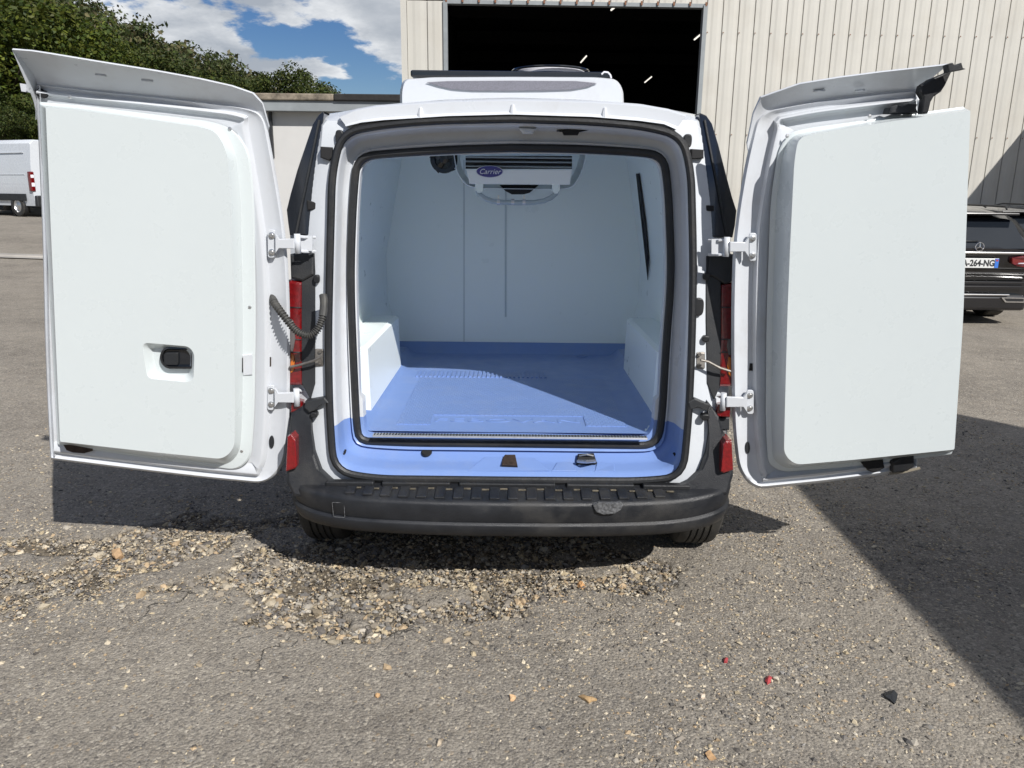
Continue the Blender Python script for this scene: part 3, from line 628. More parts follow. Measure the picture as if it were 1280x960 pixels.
sh = [on(p.x, p.y, 3.00, SL) for p in by_angle(rounded(SH, 4), CEN, NA)]
def station(Y, kx, zmax, zmin, dz=0.0):
    out = []
    for p in sh:
        z = p.z + dz; z = zmin + (z - sh_lo) * (zmax - zmin) / (sh_hi - sh_lo); out.append(Vector((p.x * kx, Y, z)))
    return out
sh_lo = min(p.z for p in sh); sh_hi = max(p.z for p in sh)
sh_c = sum(p.y for p in sh) / NA
bd = MB()
bd.loft([RO, b0, sh, station(3.30, 1.045, sh_hi + .02, .30), station(4.0, 1.065, sh_hi + .04, .27), station(5.4, 1.065, sh_hi + .03, .27), station(5.75, 1.05, sh_hi - .02, .27), station(6.55, 1.02, 1.12, .27), station(7.15, .99, .98, .25), station(7.35, .93, .85, .25), station(7.42, .80, .70, .32)], cap1=True)
bd.build('body', PAINT, VAN, 28)
ws = MB()
def rs(x, Y, z): return Vector((x, Y, z))
ws.add([rs(-.60, 5.79, 1.87), rs(.60, 5.79, 1.87), rs(.76, 6.50, 1.22), rs(-.76, 6.50, 1.22)], [(0, 1, 2, 3)]); w_ = ws.build('windscreen', CARG, VAN); w_.location += Vector((0, .02, .02))
for s_ in (-1, 1):
    ws = MB(); ws.add([rs(s_ * .935, 5.1, 1.25), rs(s_ * .93, 6.2, 1.22), rs(s_ * .84, 5.75, 1.68), rs(s_ * .85, 5.1, 1.70)], [(0, 1, 2, 3)]); w_ = ws.build('cab_window', CARG, VAN); w_.location += Vector((s_ * .035, 0, 0))
    ws = MB(); ws.box((s_ * 1.06, 6.0, 1.22), (.18, .10, .22), bev=.03); ws.build('wing_mirror', PLAST, VAN)
# rear roof lip with drip edge and bumps
rl = MB(); top = [(424, 145), (445, 136), (470, 131.5), (560, 125.5), (640, 123.5), (740, 126), (800, 130), (835, 136), (858, 143)]; bot = [(432, 158), (452, 153), (480, 150), (560, 145), (640, 143), (740, 146), (800, 151), (830, 155), (846, 162)]
T = [on(x, y, 2.93, SL) for x, y in top]; Bo = [on(x, y, 2.90, SL) for x, y in bot]
rl.loft([[p + Vector((0, .3, .02)) for p in T], [p + Vector((0, .05, .006)) for p in T], T, [t.lerp(b, .15) + Vector((0, -.012, 0)) for t, b in zip(T, Bo)], [t.lerp(b, .8) + Vector((0, .012, 0)) for t, b in zip(T, Bo)], Bo, [p + Vector((0, .06, 0)) for p in Bo]], closed=False)
RL = rl.build('roof_edge', PAINTI, VAN, 45)
for x, y in ((526, 141), (641, 137), (756, 141)):
    q = MB(); c = on(x, y, 2.915, SL); q.tube([c + Vector((0, .0, .018)), c, c - Vector((0, .004, .022))], [.006, .011, .012], 8); q.build('drip_stud', PAINTI, RL)
# white cover and black bracket between the seals at the top
q = MB(); q.prism([on(x, y, 3.035, SL) for x, y in [(648, 160), (670, 161), (666, 168), (653, 168)]], Vector((0, -.055, -.005)), bev=.012); o = q.build('lock_cover', PAINTI, VAN); o.location.y -= .03
q = MB(); q.prism([on(x, y, 3.03, SL) for x, y in [(695, 165), (708, 162), (733, 161), (735, 164), (723, 166), (721, 170), (704, 170), (702, 166)]], Vector((0, -.03, 0)), bev=.004); o = q.build('striker_bracket', DARK, VAN); o.location.y -= .03
q = MB(); q.prism([on(x, y, 3.03, SL) for x, y in [(644, 158.5), (672, 159.5), (669, 162), (648, 161.5)]], Vector((0, -.012, 0))); o = q.build('cover_gap', DARK, VAN); o.location.y -= .04
# ---- roof refrigeration unit
pod = rounded([(500, 140, 0), (500, 112, 8), (504, 99, 8), (540, 96.5, 6), (640, 96, 4), (745, 96.5, 6), (771, 99, 8), (779, 112, 8), (780, 140, 0)], 5)
PY = 3.72
lo = [on(p.x, p.y, PY) for p in pod]; fr2 = [on(p.x + (640 - p.x) * .02, p.y + .5, PY - .03) for p in pod]
q = MB(); q.loft([[p + Vector((0, .9, 0)) for p in lo], [p + Vector((0, .03, 0)) for p in lo], lo, fr2], cap1=True, cap0=True); POD = q.build('refrigeration_unit', PAINTI, VAN, 40)
q = MB(); lens = [on(x, y, PY - .034) for x, y in [(533, 103), (560, 101.5), (640, 101), (720, 101.5), (746, 104), (735, 108.5), (715, 112), (680, 113.2), (640, 113.5), (590, 113.2), (566, 111.5), (548, 107.5)]]
q.prism(lens, Vector((0, -.004, 0))); q.build('vent', mat('grey_mesh', (.16, .16, .19), .7, var=.3, vscale=300), POD)
q = MB(); a, b = on(513, 94, PY + .02), on(763, 94, PY + .02); q.box(((a + b) / 2) + Vector((0, .35, .004)), ((b - a).length, .7, .030), bev=.008); q.build('condenser_grille', GLOSSB, POD)
q = MB(); c = on(688, 92, PY + .30); q.lathe(c + Vector((0, 0, -.012)), (0, 0, 1), [(.17, 0), (.17, .016), (.15, .024), (.05, .028), (.001, .028)], 32); q.build('condenser_fan', BADGEW, POD)
q = MB(); q.tube([c + Vector((.185 * math.cos(a), .185 * math.sin(a), .008)) for a in np.linspace(0, 2 * math.pi, 40, endpoint=False)], .006, 6, closed=True); q.build('fan_guard', GLOSSB, POD)
q = MB(); q.tube([on(x, y, PY) for x, y in [(752, 93), (755, 90), (760, 90.5), (763, 94), (764, 98)]], .004, 6); q.build('cable', BADGEW, POD)
# ---- black corner trims, lamps, lower reflectors
def slab(name, px, A, m_, thick, parent=VAN, bev=.006, lean=SL, label=None):
    q = MB(); lp = [on(x, y, A, lean) for x, y in px]; q.prism([p + Vector((0, thick, 0)) for p in lp], Vector((0, -thick, 0)), bev=bev); return q.build(name, m_, parent, 40, label)
TRL = [(404, 139), (398, 144), (391, 155), (383, 178), (371, 214), (363, 242), (358, 263), (360, 280), (362, 294), (393, 295), (395, 270), (398, 250), (400, 200), (402, 165), (405, 142)]
TRR = [(876, 141), (883, 144), (890, 154), (898, 180), (907, 214), (915, 245), (921, 264), (919, 282), (916, 297), (886, 297), (883, 270), (880, 240), (878, 190), (875, 160), (874, 143)]
for px, lab in ((TRL, 'left'), (TRR, 'right')):
    t = slab('window_trim', px, 2.955, GLOSSB, .10, label='gloss black window trim on the %s rear corner' % lab)
    rib = [(px[2][0] * .42 + px[-3][0] * .58, px[2][1] + 4)] + [((px[i][0] * .40 + px[-i][0] * .60) if 0 else 0, 0) for i in ()]
    cx = lambda y, l=lab: (400 - (y - 145) * .205) if l == 'left' else (880 + (y - 145) * .19)
    q = MB(); q.tube([on(cx(y), y, 2.95, SL) for y in (150, 180, 210, 240, 265, 292)], .0045, 6); q.build('trim_rib', PLAST, t)
def lamp(side):
    if side == 'left':
        hs = [(375, 316), (393, 317), (394, 340), (394, 480), (388, 500), (377, 480), (377, 350)]; up = [(362, 318), (377, 316), (392, 317), (392, 344), (378, 352), (363, 348)]
        red = [(360, 350), (377, 352), (377.5, 420), (377, 482), (360, 482)]; low = [(363, 501), (378, 502), (378, 516), (363, 516)]; am = [(363, 442), (367, 444), (368, 452), (367, 464), (363, 467)]; cl = [(363, 400), (367, 402), (369, 424), (366, 440), (363, 440)]
        bl = [(362, 516), (378, 517), (378, 533), (362, 533)]; refl = [(357, 590), (359, 546), (364, 543), (369, 549), (371, 583), (369, 586)]; gp = [(366, 533), (377, 533), (377, 540), (366, 540)]; xs = 1
    else:
        hs = [(883, 320), (903, 318), (901, 352), (901, 482), (893, 500), (884, 480), (882, 400)]; up = [(886, 320), (917, 318), (917, 352), (907, 356), (894, 348), (885, 344)]
        red = [(902, 356), (917, 353), (917, 484), (900, 484), (901, 420)]; low = [(897, 506), (914, 506), (913, 522), (896, 521)]; am = [(911, 446), (914, 447), (914, 472), (911, 468), (909, 457)]; cl = [(910, 424), (914, 424), (914, 444), (911, 444), (909, 434)]
        bl = [(898, 522), (912, 522), (912, 538), (899, 537)]; refl = [(915, 551), (908, 551), (904, 556), (901, 590), (904, 592), (917, 588)]; gp = [(898, 539), (908, 539), (909, 546), (898, 546)]; xs = -1
    slab('lamp_housing', hs, 2.935, PLAST, .10); slab('corner_cap', up, 2.925, PLAST, .13, bev=.01)
    t = slab('tail_light', red, 2.93, DRED, .12, bev=.012, label='tall red tail light on the %s rear corner' % side); slab('tail_light_lens', low, 2.93, DRED, .10, t, .008)
    for yy in (384, 424, 440):
        a_, b_ = (361, 376.5) if xs > 0 else (901.5, 916); q = MB(); q.tube([on(a_, yy, 2.928, SL), on(b_, yy + .5, 2.928, SL)], .0022, 6); q.build('lens_divider', PLAST, t)
    slab('indicator_lens', am, 2.922, AMBER, .05, t, .004); slab('reversing_lens', cl, 2.922, CLEARL, .05, t, .004)
    slab('bumper_corner_block', bl, 2.96, PLAST, .10); slab('grey_pad', gp, 2.955, mat('grey_pad', (.12, .12, .125), .5), .08)
    slab('reflector', refl, 2.875, RREF, .09, bev=.008, lean=0, label='small red reflector low on the %s rear corner' % side)
lamp('left'); lamp('right')
# buffers and clips on the white pillars
def puck(x, y, rx, A=2.915, m_=RUBBER, name='rubber_buffer', ry=None, d=.03, parent=VAN):
    ry = ry or rx; s_ = 3.05 / F; c = on(x, y, A, SL); q = MB(); lp = [c + Vector((rx * s_ * math.copysign(abs(math.cos(a)) ** .7, math.cos(a)), d, ry * s_ * math.copysign(abs(math.sin(a)) ** .7, math.sin(a)))) for a in np.linspace(0, 2 * math.pi, 24, endpoint=False)]
    q.prism(lp, Vector((0, -d, 0)), bev=.004); return q.build(name, m_, parent)
puck(424, 172, 5, name='rubber_buffer', ry=9); puck(860, 176, 5, ry=8); puck(874, 384, 6, ry=11, name='grommet')
puck(395, 349, 3.5, ry=5); puck(884, 346, 4, ry=4.5); puck(392, 519, 4.2, 2.90, ry=3.6); puck(882, 522, 5, 2.90, ry=4); puck(883, 424, 4, ry=4)
for px in ([(400, 183), (415, 184), (415, 197), (411, 201), (400, 197)], [(864, 186), (880, 187), (880, 198), (864, 199)]): slab('upper_catch', px, 2.915, DARK, .06)
for px in ([(383, 258 - 8), (398, 254), (397, 262), (384, 263)], [(879, 256), (893, 257), (893, 264), (880, 264)]): slab('trim_clip', px, 2.945, DARK, .05)
slab('door_stop', [(381, 502), (406, 497), (411, 503), (400, 507), (393, 514), (386, 516), (380, 510)], 2.90, PLAST, .06); slab('door_stop', [(860, 503), (868, 498), (888, 507), (885, 514), (872, 510), (862, 512)], 2.90, PLAST, .06)
q = MB(); q.tube([on(x, y, 2.975, SL) for x, y in [(432, 562), (431, 566), (428, 569), (424, 571)]], .0045, 6); q.build('sill_cable', DARK, VAN)
q = MB(); q.tube([on(x, y, 2.975, SL) for x, y in [(842, 566), (845, 571), (848, 576), (851, 578)]], .0045, 6); q.build('sill_cable', DARK, VAN)
# ---- bumper
BX = [(-.915, 3.42), (-.925, 3.18), (-.915, 3.02), (-.885, 2.925), (-.83, 2.865), (-.74, 2.82), (-.60, 2.785), (-.4, 2.762), (-.2, 2.752), (0, 2.75)]
BX = BX + [(-x, y) for x, y in reversed(BX[:-1])]
def catm(P, k=5):
    out = []
    for i in range(len(P) - 1):
        p0 = Vector(P[max(i - 1, 0)]); p1 = Vector(P[i]); p2 = Vector(P[i + 1]); p3 = Vector(P[min(i + 2, len(P) - 1)])
        for j in range(k):
            t = j / k; out.append(.5 * ((2 * p1) + (-p0 + p2) * t + (2 * p0 - 5 * p1 + 4 * p2 - p3) * t * t + (-p0 + 3 * p1 - 3 * p2 + p3) * t ** 3))
    out.append(Vector(P[-1])); return out
path = catm(BX)
def bump_loops(prf):
    """prf: (inward offset, z or fn) swept round the plan path"""
    loops = []
    for i, p in enumerate(path):
        a = path[max(i - 1, 0)]; b = path[min(i + 1, len(path) - 1)]; t = (b - a).normalized(); n = Vector((-t.y, t.x))   # inward
        if n.dot(Vector((0, 4.5)) - p) < 0: n = -n
        side = min(1.0, max(0.0, (abs(p.x) - .55) / .36)); loops.append([Vector((p.x + n.x * o_, p.y + n.y * o_, z + side * side * dz)) for o_, z, dz in prf])
    return loops
q = MB(); q.loft(bump_loops([(.15, .462, .02), (.12, .455, .02), (.022, .446, .018), (.006, .441, .016), (.0, .428, .010), (.006, .372, .020), (.010, .357, .025)]), closed=False, smooth=True)
BUMP = q.build('bumper', STEP, VAN, 55)
q = MB(); q.loft(bump_loops([(.018, .360, .022), (.002, .350, .020), (.0, .344, .020), (.008, .318, .018), (.018, .297, .018), (.05, .283, .02), (.2, .278, .02)]), closed=False, smooth=True); q.build('bumper_valance', STEP, BUMP, 50)
# raised step blocks on top of the bumper
def btop(x): 
    yy = min(path, key=lambda p: abs(p.x - x)).y; return yy
gx = [(419 + 22.9 * k) for k in range(20)]
for k in range(19):
    xa_ = onz(gx[k] + 10, 620, .45).x; xb_ = onz(gx[k] + 22.4, 620, .45).x; xm = (xa_ + xb_) / 2
    if abs(xm) > .64: continue
    y0 = btop(xm) + .022; y1 = 2.873; q = MB(); q.box((xm, (y0 + y1) / 2, .4535), (xb_ - xa_, y1 - y0, .009), rot=Matrix.Rotation(-.07, 3, 'X').inverted(), bev=.002); q.build('step_tread', STEP, BUMP)
DUST = mat('pale_dust', (.11, .095, .068), .95, var=.7, vscale=60)
for k in range(20):
    xg = onz(gx[k] + 4.5, 612, .45).x
    if abs(xg) > .66: continue
    q = MB(); y0 = 2.858 if k % 2 else 2.850
    q.box((xg, y0 + .006, .4555), (.030, .010, .004), bev=.001); q.build('groove_dust', DUST, BUMP)
# flat infill strip between seal and bumper, in lengths
for a_, b_ in ((408, 468), (478, 563), (574, 694), (708, 792), (803, 862)):
    q = MB(); p0 = on(a_, 605, 2.895); p1 = on(b_, 605, 2.895); q.box(((p0.x + p1.x) / 2, 2.895, .462), (p1.x - p0.x, .035, .022), bev=.005); q.build('infill_strip', RUBBER, VAN)
# wings that rise beside the tailgate opening
WL = [(363, 516), (388, 500), (389, 540), (392, 566), (400, 590), (414, 604), (430, 611), (415, 622), (385, 624), (366, 622), (357, 605), (357, 575)]
WR = [(884, 500), (899, 520), (905, 540), (916, 560), (918, 596), (910, 620), (885, 624), (862, 620), (848, 611), (862, 604), (876, 590), (884, 566), (887, 540)]
for px in (WL, WR):
    q = MB(); lp = [on(x, y, 2.895, .22) for x, y in px]; q.prism([p + Vector((0, .12, 0)) for p in lp], Vector((0, -.12, 0)), bev=.018); q.build('bumper_wing', STEP, BUMP, 50)
q = MB(); c0 = [on(x, y, 2.752) for x, y in [(741, 631), (748, 628), (762, 629), (776, 627.5), (779, 631), (776, 637), (768, 642), (754, 643), (745, 640)]]
q.prism([p + Vector((0, .012, 0)) for p in c0], Vector((0, -.016, 0)), bev=.003); 
ob = q.build('repair_patch', BUFF, BUMP, label='scuffed grey repair patch right of centre on the bumper')
q = MB(); el = rounded([(415, 628, 1.5), (430, 628.5, 1.5), (431, 647, 1.5), (417, 646, 1.5)], 3); yb_ = btop(-.65) - .0005
def bfront(x, y):
    p = on(x, y, 2.78); 
    for _ in range(5): p = on(x, y, btop(p.x) + .001)
    return p
q.tube([bfront(p.x, p.y) for p in el], .0013, 5, closed=True); q.build('towing_cover_outline', BUFF, BUMP)
# ---- wheels
def wheel(x, Y, r=.315, w=.195, parent=VAN):
    q = MB(); s_ = math.copysign(1, x); h = w / 2
    pr = [(r * .62, -h), (r * .9, -h * 1.02), (r * .975, -h * .86), (r, -h * .66)]
    for gz in (-.42, -.14, .14, .42): pr += [(r, h * (gz - .045)), (r - .009, h * (gz - .035)), (r - .009, h * (gz + .035)), (r, h * (gz + .045))]
    pr += [(r, h * .66), (r * .975, h * .86), (r * .9, h * 1.02), (r * .62, h)]
    q.lathe((x, Y, r - .004), (1, 0, 0), pr, 48); 
    W_ = empty('wheel', (x, Y - 4.6 if parent is VAN else Y, 0)); W_.parent = parent
    W_.location = (x, Y - VAN.location.y, r) if parent is VAN else (x, Y, r)
    q.build('tyre', TYRE, W_, 30)
    q = MB(); q.lathe((x, Y, r - .004), (s_, 0, 0), [(r * .63, h * .9), (r * .6, h * .6), (r * .5, h * .75), (r * .2, h * .8), (.001, h * .8)], 24); q.lathe((x, Y, r - .004), (s_, 0, 0), [(r * .63, -h), (r * .6, -h * .5), (.001, -h * .5)], 24); q.build('rim', STEEL, W_)
for x in (-.845, .845):
    wheel(x, 3.43); wheel(x, 6.45)
q = MB(); q.box((0, 4.9, .26), (1.5, 3.4, .05)); q.box((0, 3.43, .3), (1.5, .10, .10), bev=.02); q.build('underbody', DARK, VAN)

# ---- rear doors
def door_hinge(door, px, kn, A):
    """px: plate box, arm, knuckle x range (towards the body)"""
    x0, y0, x1, y1 = px; q = MB(); HD_ = .014
    q.prism([Dp(x, y, HD_) for x, y in rounded_xy([(x0, y0, 3), (x1, y0, 3), (x1, y1, 3), (x0, y1, 3)])], Vector((0, -.008, 0)), bev=.002); H = q.build('hinge', PAINTI, door)
    ym = (y0 + y1) / 2; a0, a1, b0_ = kn; d = 1 if a1 > a0 else -1
    q = MB(); lp = [Dp(x, y, HD_ + .012) for x, y in [(a0, ym - 12), (a0 + d * 4, ym - 6), (a1, ym - 6.5), (a1, ym + 6), (a0 + d * 4, ym + 6), (a0, ym + 12)]]; q.prism([p + Vector((0, .004, 0)) for p in lp], Vector((0, -.016, 0)), bev=.004); q.build('hinge_arm', PAINTI, H)
    q = MB(); c = Dp(a1 + d * 3, ym, HD_ + .006); q.tube([c + Vector((0, 0, .036)), c - Vector((0, 0, .036))], .012, 10); q.build('hinge_pin', PAINTI, H)
    for yy in (y0 + 7, y1 - 7):
        q = MB(); q.lathe(Dp((x0 + x1) / 2, yy, HD_ + .008), (0, -1, 0), [(.012, 0), (.012, .004), (.007, .005), (.006, .010), (.001, .010)], 12); q.build('hinge_bolt', ALU, H)
    q = MB()
    for yy in (ym - 9, ym + 9):
        p0 = on(a1 + d * 2, yy, A - .03); p1 = on(b0_, yy + 2, A - .02); q.tube([p0, p0.lerp(p1, .5) , p1 + Vector((0, .04, 0))], .006, 6)
    q.prism([on(x, y, A - .012) for x, y in [(a1 + d * 4, ym - 9), (b0_, ym - 10), (b0_, ym + 9), (a1 + d * 4, ym + 9)]], Vector((0, -.006, 0))); q.build('body_hinge_bracket', PAINTI, VAN)
def rounded_xy(p): return [(v.x, v.y) for v in rounded(p, 3)]
DL = -.08; AD = 3.0
def Dp(x, y, d): return on(x, y, AD - d, DL)
def dl(loop, d): return [Dp(p[0], p[1], d) for p in loop]
# left door
LD = empty('rear_door', (-.93, 3.0 - 4.6, .5)); LD.parent = VAN; LD['label'] = 'wide left rear door opened flat, with black inner handle and concave upper edge'
LS = rounded([(45, 104, 4), (110, 112, 20), (200, 121, 40), (300, 133, 30), (331, 142, 22), (345, 215, 40), (357, 290, 40), (362, 360, 40), (363, 440, 40), (361.5, 530, 30), (357, 580, 22), (334, 605, 24), (250, 597, 40), (150, 585, 40), (63, 574, 3), (59, 500, 20), (56, 420, 20), (53, 290, 30)], 5)
q = MB(); A0 = LS
ins = lambda l, r, t, b: inset2(LS, l, r, t, b)
q.loft([dl(inset2(LS, 3, 4, 2, 3), -.05), dl(LS, -.03), dl(LS, 0), dl(ins(1, 4, 1.5, 2), .010), dl(ins(2, 7, 3, 4), .006), dl(ins(3, 11, 5, 6), .002), dl(ins(3.5, 24, 7, 8), .0), dl(ins(4, 29, 9, 10), .020), dl(ins(5, 33, 11, 12), .022), dl(ins(6, 40, 14, 22), .006), dl(ins(7, 46, 16, 24), .004)], cap0=True, cap1=True)
q.build('door_frame', PAINTI, LD, 60)
# concave roof fairing that forms the door's upper edge
def fairing(bot_px, top_px, mat_=PAINTI, d_top=.16, thick=.014, edge=None):
    k = 8; n = len(bot_px); B_ = [Dp(x, y, .0) for x, y in bot_px]; T_ = [Dp(x, y, max(.0, (b[1] - y) * .0029) * w) for (x, y), w, b in zip(top_px, edge, bot_px)]
    rows = []
    for i in range(k + 1):
        t = i / k; s_ = 1 - math.sqrt(max(0, 1 - t * t)) if 0 else t ** 1.9
        row = []
        for b, tt in zip(B_, T_):
            p = b.lerp(tt, t); p.y = b.y + (tt.y - b.y) * s_; row.append(p)
        rows.append(row)
    back = [[p + Vector((0, thick, thick * .35)) for p in r_] for r_ in rows]
    rim = [p + Vector((0, thick * .4, .005)) for p in rows[-1]]
    q = MB(); q.loft(rows, closed=False); q.loft(back, closed=False); q.loft([rows[-1], rim, back[-1]], closed=False); q.loft([rows[0], back[0]], closed=False)
    q.loft([[r_[0] for r_ in rows], [r_[0] for r_ in back]], closed=False); q.loft([[r_[-1] for r_ in rows], [r_[-1] for r_ in back]], closed=False); return q
bp2 = [(44, 150), (46, 108), (62, 106), (76, 112), (130, 118), (203, 125), (255, 129), (292, 132), (312, 137), (322, 148), (331, 170)]
tp2 = [(36, 112), (15, 62), (40, 64), (66, 68), (120, 77), (195, 89), (250, 99), (290, 108), (316, 117), (328, 130), (336, 160)]
fairing(bp2, tp2, edge=[.5, 1, 1, 1, 1, 1, .98, .9, .75, .5, .15]).build('roof_fairing', PAINTI, LD, 50)
def fair_bits(pts, d):
    for x, y, w in pts:
        q = MB(); a = Dp(x - w / 2, y, d); b = Dp(x + w / 2, y + 1, d); q.tube([a, b], .004, 6); q.build('fairing_clip', PAINTI, LD)
fair_bits([(126, 93.5, 13), (184, 100.5, 14)], .05)
# inner insulated panel of the left door
PF = rounded([(49, 127, 2), (100, 131, 10), (262, 151, 18), (292, 161, 26), (312, 188, 26), (318, 250, 30), (320, 400, 40), (318, 520, 30), (314, 573, 20), (297, 588, 14), (180, 572, 30), (72, 556, 3)], 6)
PB = rounded([(50, 130, 2), (100, 134, 10), (255, 155.5, 18), (280, 163, 20), (295, 190, 26), (301, 250, 30), (304, 400, 40), (303, 520, 30), (300, 565, 18), (286, 581, 12), (180, 569.5, 30), (74, 554, 3)], 6)
PT = rounded([(57, 134, 2), (100, 138, 10), (250, 158.5, 18), (270, 164.5, 14), (284, 190, 20), (288, 250, 30), (293, 400, 40), (294, 520, 30), (293, 560, 14), (279, 574, 10), (180, 564, 30), (75, 552, 3)], 6)
hole = rounded([(177, 428, 9), (236, 433, 10), (243, 442, 8), (242, 474, 5), (234, 478, 6), (184, 473, 8)], 5)
q = MB(); ptl = dl(PT, .088); ctr = Vector((175, 350))
q.loft([dl(PF, .010), dl(PF, .024), dl([p.lerp(r_, .15) for p, r_ in zip(PF, PB)], .030), dl(PB, .032), dl([p.lerp(r_, .85) for p, r_ in zip(PB, PT)], .080), ptl])
hl = dl(hole, .088); q.cap(ptl, [hl])
hb = dl([p.lerp(Vector((222, 449)), .30) for p in hole], .050); hr = dl([p.lerp(Vector((222, 449)), .04) for p in hole], .084)
q.loft([hl, hr, hb], cap1=True); q.build('insulated_panel', GRP, LD, 32)
hx = rounded([(198, 447, 13), (205, 433, 12), (240, 434, 3), (240.5, 461, 3), (206, 461, 12)], 6)
q = MB(); q.loft([dl(hx, .045), dl(hx, .072), dl(inset2(hx, 2.5, 1.5, 2.5, 2.5), .074), dl(inset2(hx, 4, 2, 4, 4), .058)], cap1=True); HD = q.build('inner_handle', GLOSSB, LD, 40)
q = MB(); q.prism(dl(rounded([(206, 440, 4), (224, 440, 2), (224, 456, 2), (206, 456, 4)], 3), .058), Vector((0, -.012, .0)), bev=.004); q.build('handle_lever', PLAST, HD)
def screw(door, x, y, d, r=.007):
    q = MB(); q.lathe(Dp(x, y, d), (0, -1, 0), [(r, 0), (r * .8, .002), (.001, .0025)], 10); q.build('screw', ALU, door)
for x, y in ((87, 121), (287, 161), (302, 564), (312, 384)): screw(LD, x, y, .031)
q = MB(); q.prism(dl([(299, 447), (304, 447), (304, 465), (299, 465)], .034), Vector((0, -.004, 0))); q.build('latch_slot', DARK, LD)
q = MB(); q.prism(dl([(304, 443), (316, 442), (316, 468), (305, 469)], .026), Vector((0, -.010, 0)), bev=.003); q.build('latch_cover', PAINTI, LD)
q = MB(); q.prism(dl(rounded([(334, 446, 1), (339, 446, 1), (339, 458, 1), (334, 458, 1)], 2), .0), Vector((0, -.006, 0))); q.build('check_strap_slot', RUST, LD)
def oval(door, x, y, rx, ry, d, m_, name):
    q = MB(); q.prism(dl([(x + rx * math.cos(a), y + ry * math.sin(a)) for a in np.linspace(0, 2 * math.pi, 20, endpoint=False)], d), Vector((0, -.008, 0)), bev=.002); q.build(name, m_, door)
oval(LD, 340, 552, 3.2, 8, -.002, PLAST, 'plug'); oval(LD, 51, 116, 5, 5.5, .005, PLAST, 'rubber_buffer'); oval(LD, 56, 118, 5, 5, .012, DARK, 'rubber_buffer')
q = MB(); q.prism(dl([(82, 554), (90, 553), (120, 559), (118, 562), (108, 565), (94, 564), (86, 561)], .012), Vector((0, -.02, 0)), bev=.004); q.build('lower_catch', RUST, LD)
q = MB(); q.prism(dl([(29, 105), (36, 106), (38, 116), (31, 115)], -.04), Vector((0, -.02, 0))); q.build('rain_flap', PAINTI, LD)
door_hinge(LD, (335.5, 287, 344.5, 322), (345, 369, 391), 3.0); door_hinge(LD, (335, 481, 343.5, 512), (344, 368, 390), 3.03)
# right door
RD = empty('rear_door', (.95, 3.0 - 4.6, .5)); RD.parent = VAN; RD['label'] = 'narrow right rear door opened flat, its thick panel overhanging the free edge'
RS = rounded([(1150, 112, 3), (1100, 117, 10), (1010, 128, 30), (960, 138, 20), (944, 150, 20), (931, 205, 40), (921, 265, 40), (916, 310, 40), (914, 380, 40), (914, 460, 40), (916, 540, 30), (922, 588, 26), (942, 612, 24), (1040, 602, 40), (1100, 594, 30), (1146, 586, 3), (1150, 480, 20), (1153, 300, 30)], 5)
q = MB(); ins = lambda l, r, t, b: inset2(RS, l, r, t, b)
q.loft([dl(inset2(RS, 4, 3, 2, 3), -.05), dl(RS, -.03), dl(RS, 0), dl(ins(4, 1, 1.5, 3), .012), dl(ins(8, 2, 3, 5), .008), dl(ins(12, 3, 5, 6), .0), dl(ins(26, 3.5, 8, 8), -.002), dl(ins(31, 4, 11, 10), .026), dl(ins(34.5, 5, 13, 12), .027), dl(ins(37, 6, 15, 14), .012), dl(ins(48, 7, 17, 20), -.004), dl(ins(52, 8, 19, 24), -.006)], cap0=True, cap1=True)
q.build('door_frame', PAINTI, RD, 60)
bp3 = [(937, 195), (948, 158), (965, 138), (1000, 130), (1050, 123), (1090, 120), (1132, 119), (1148, 117)]
tp3 = [(934, 180), (942, 142), (951, 122), (1000, 105), (1050, 97), (1100, 90.5), (1150, 85), (1186, 81)]
fairing(bp3, tp3, edge=[.1, .4, .8, 1, 1, 1, 1, 1.0]).build('roof_fairing', PAINTI, RD, 50)
fb = []; 
for x, y, w in ((1024, 114, 14), (1075, 113.5, 12)):
    q = MB(); a = Dp(x - w / 2, y, .03); b = Dp(x + w / 2, y - 1, .03); q.tube([a, b], .004, 6); q.build('fairing_clip', PAINTI, RD)
# black end seal at the free upper corner
q = MB(); q.prism(dl([(1178, 92), (1186, 86), (1176, 108), (1171, 116), (1162, 122), (1157, 130), (1154, 143), (1147, 143), (1149, 124), (1144, 116), (1146, 108), (1158, 100)], .10), Vector((0, -.03, 0)), bev=.006); q.build('edge_seal', RUBBER, RD)
q = MB(); q.prism(dl([(1178, 82), (1184, 80), (1186, 84), (1196, 80), (1198, 87), (1201, 88), (1180, 92)], .16), Vector((0, -.03, 0)), bev=.004); q.build('corner_plug', PLAST, RD)
q = MB(); q.prism(dl([(1103, 143), (1105, 136), (1112, 133), (1118, 135), (1128, 131), (1139, 132), (1137, 137), (1140, 143)], .02), Vector((0, -.05, 0)), bev=.008); q.build('upper_latch', PLAST, RD)
q = MB(); q.prism(dl([(1072, 574), (1100, 571), (1102, 582), (1090, 588), (1082, 586)], .01), Vector((0, -.03, 0)), bev=.006); q.build('lower_latch', DARK, RD)
q = MB(); q.prism(dl([(1112, 575), (1124, 568), (1138, 567), (1139, 580), (1130, 586), (1112, 588)], .02), Vector((0, -.03, 0)), bev=.006); q.build('lower_buffer', RUBBER, RD)
q = MB(); q.tube([Dp(1112, 592, .02), Dp(1130, 590, .03), Dp(1150, 585, .04)], .006, 6); q.build('rubber_lip', mat('old_rubber', (.25, .22, .17), .8), RD)
PF = rounded([(1205, 133, 2), (1110, 146, 10), (1010, 160, 12), (985, 166, 20), (972, 190, 26), (963, 250, 30), (958, 400, 40), (957, 530, 30), (960, 580, 20), (978, 590, 14), (1060, 584, 20), (1190, 568, 3), (1198, 400, 30)], 6)
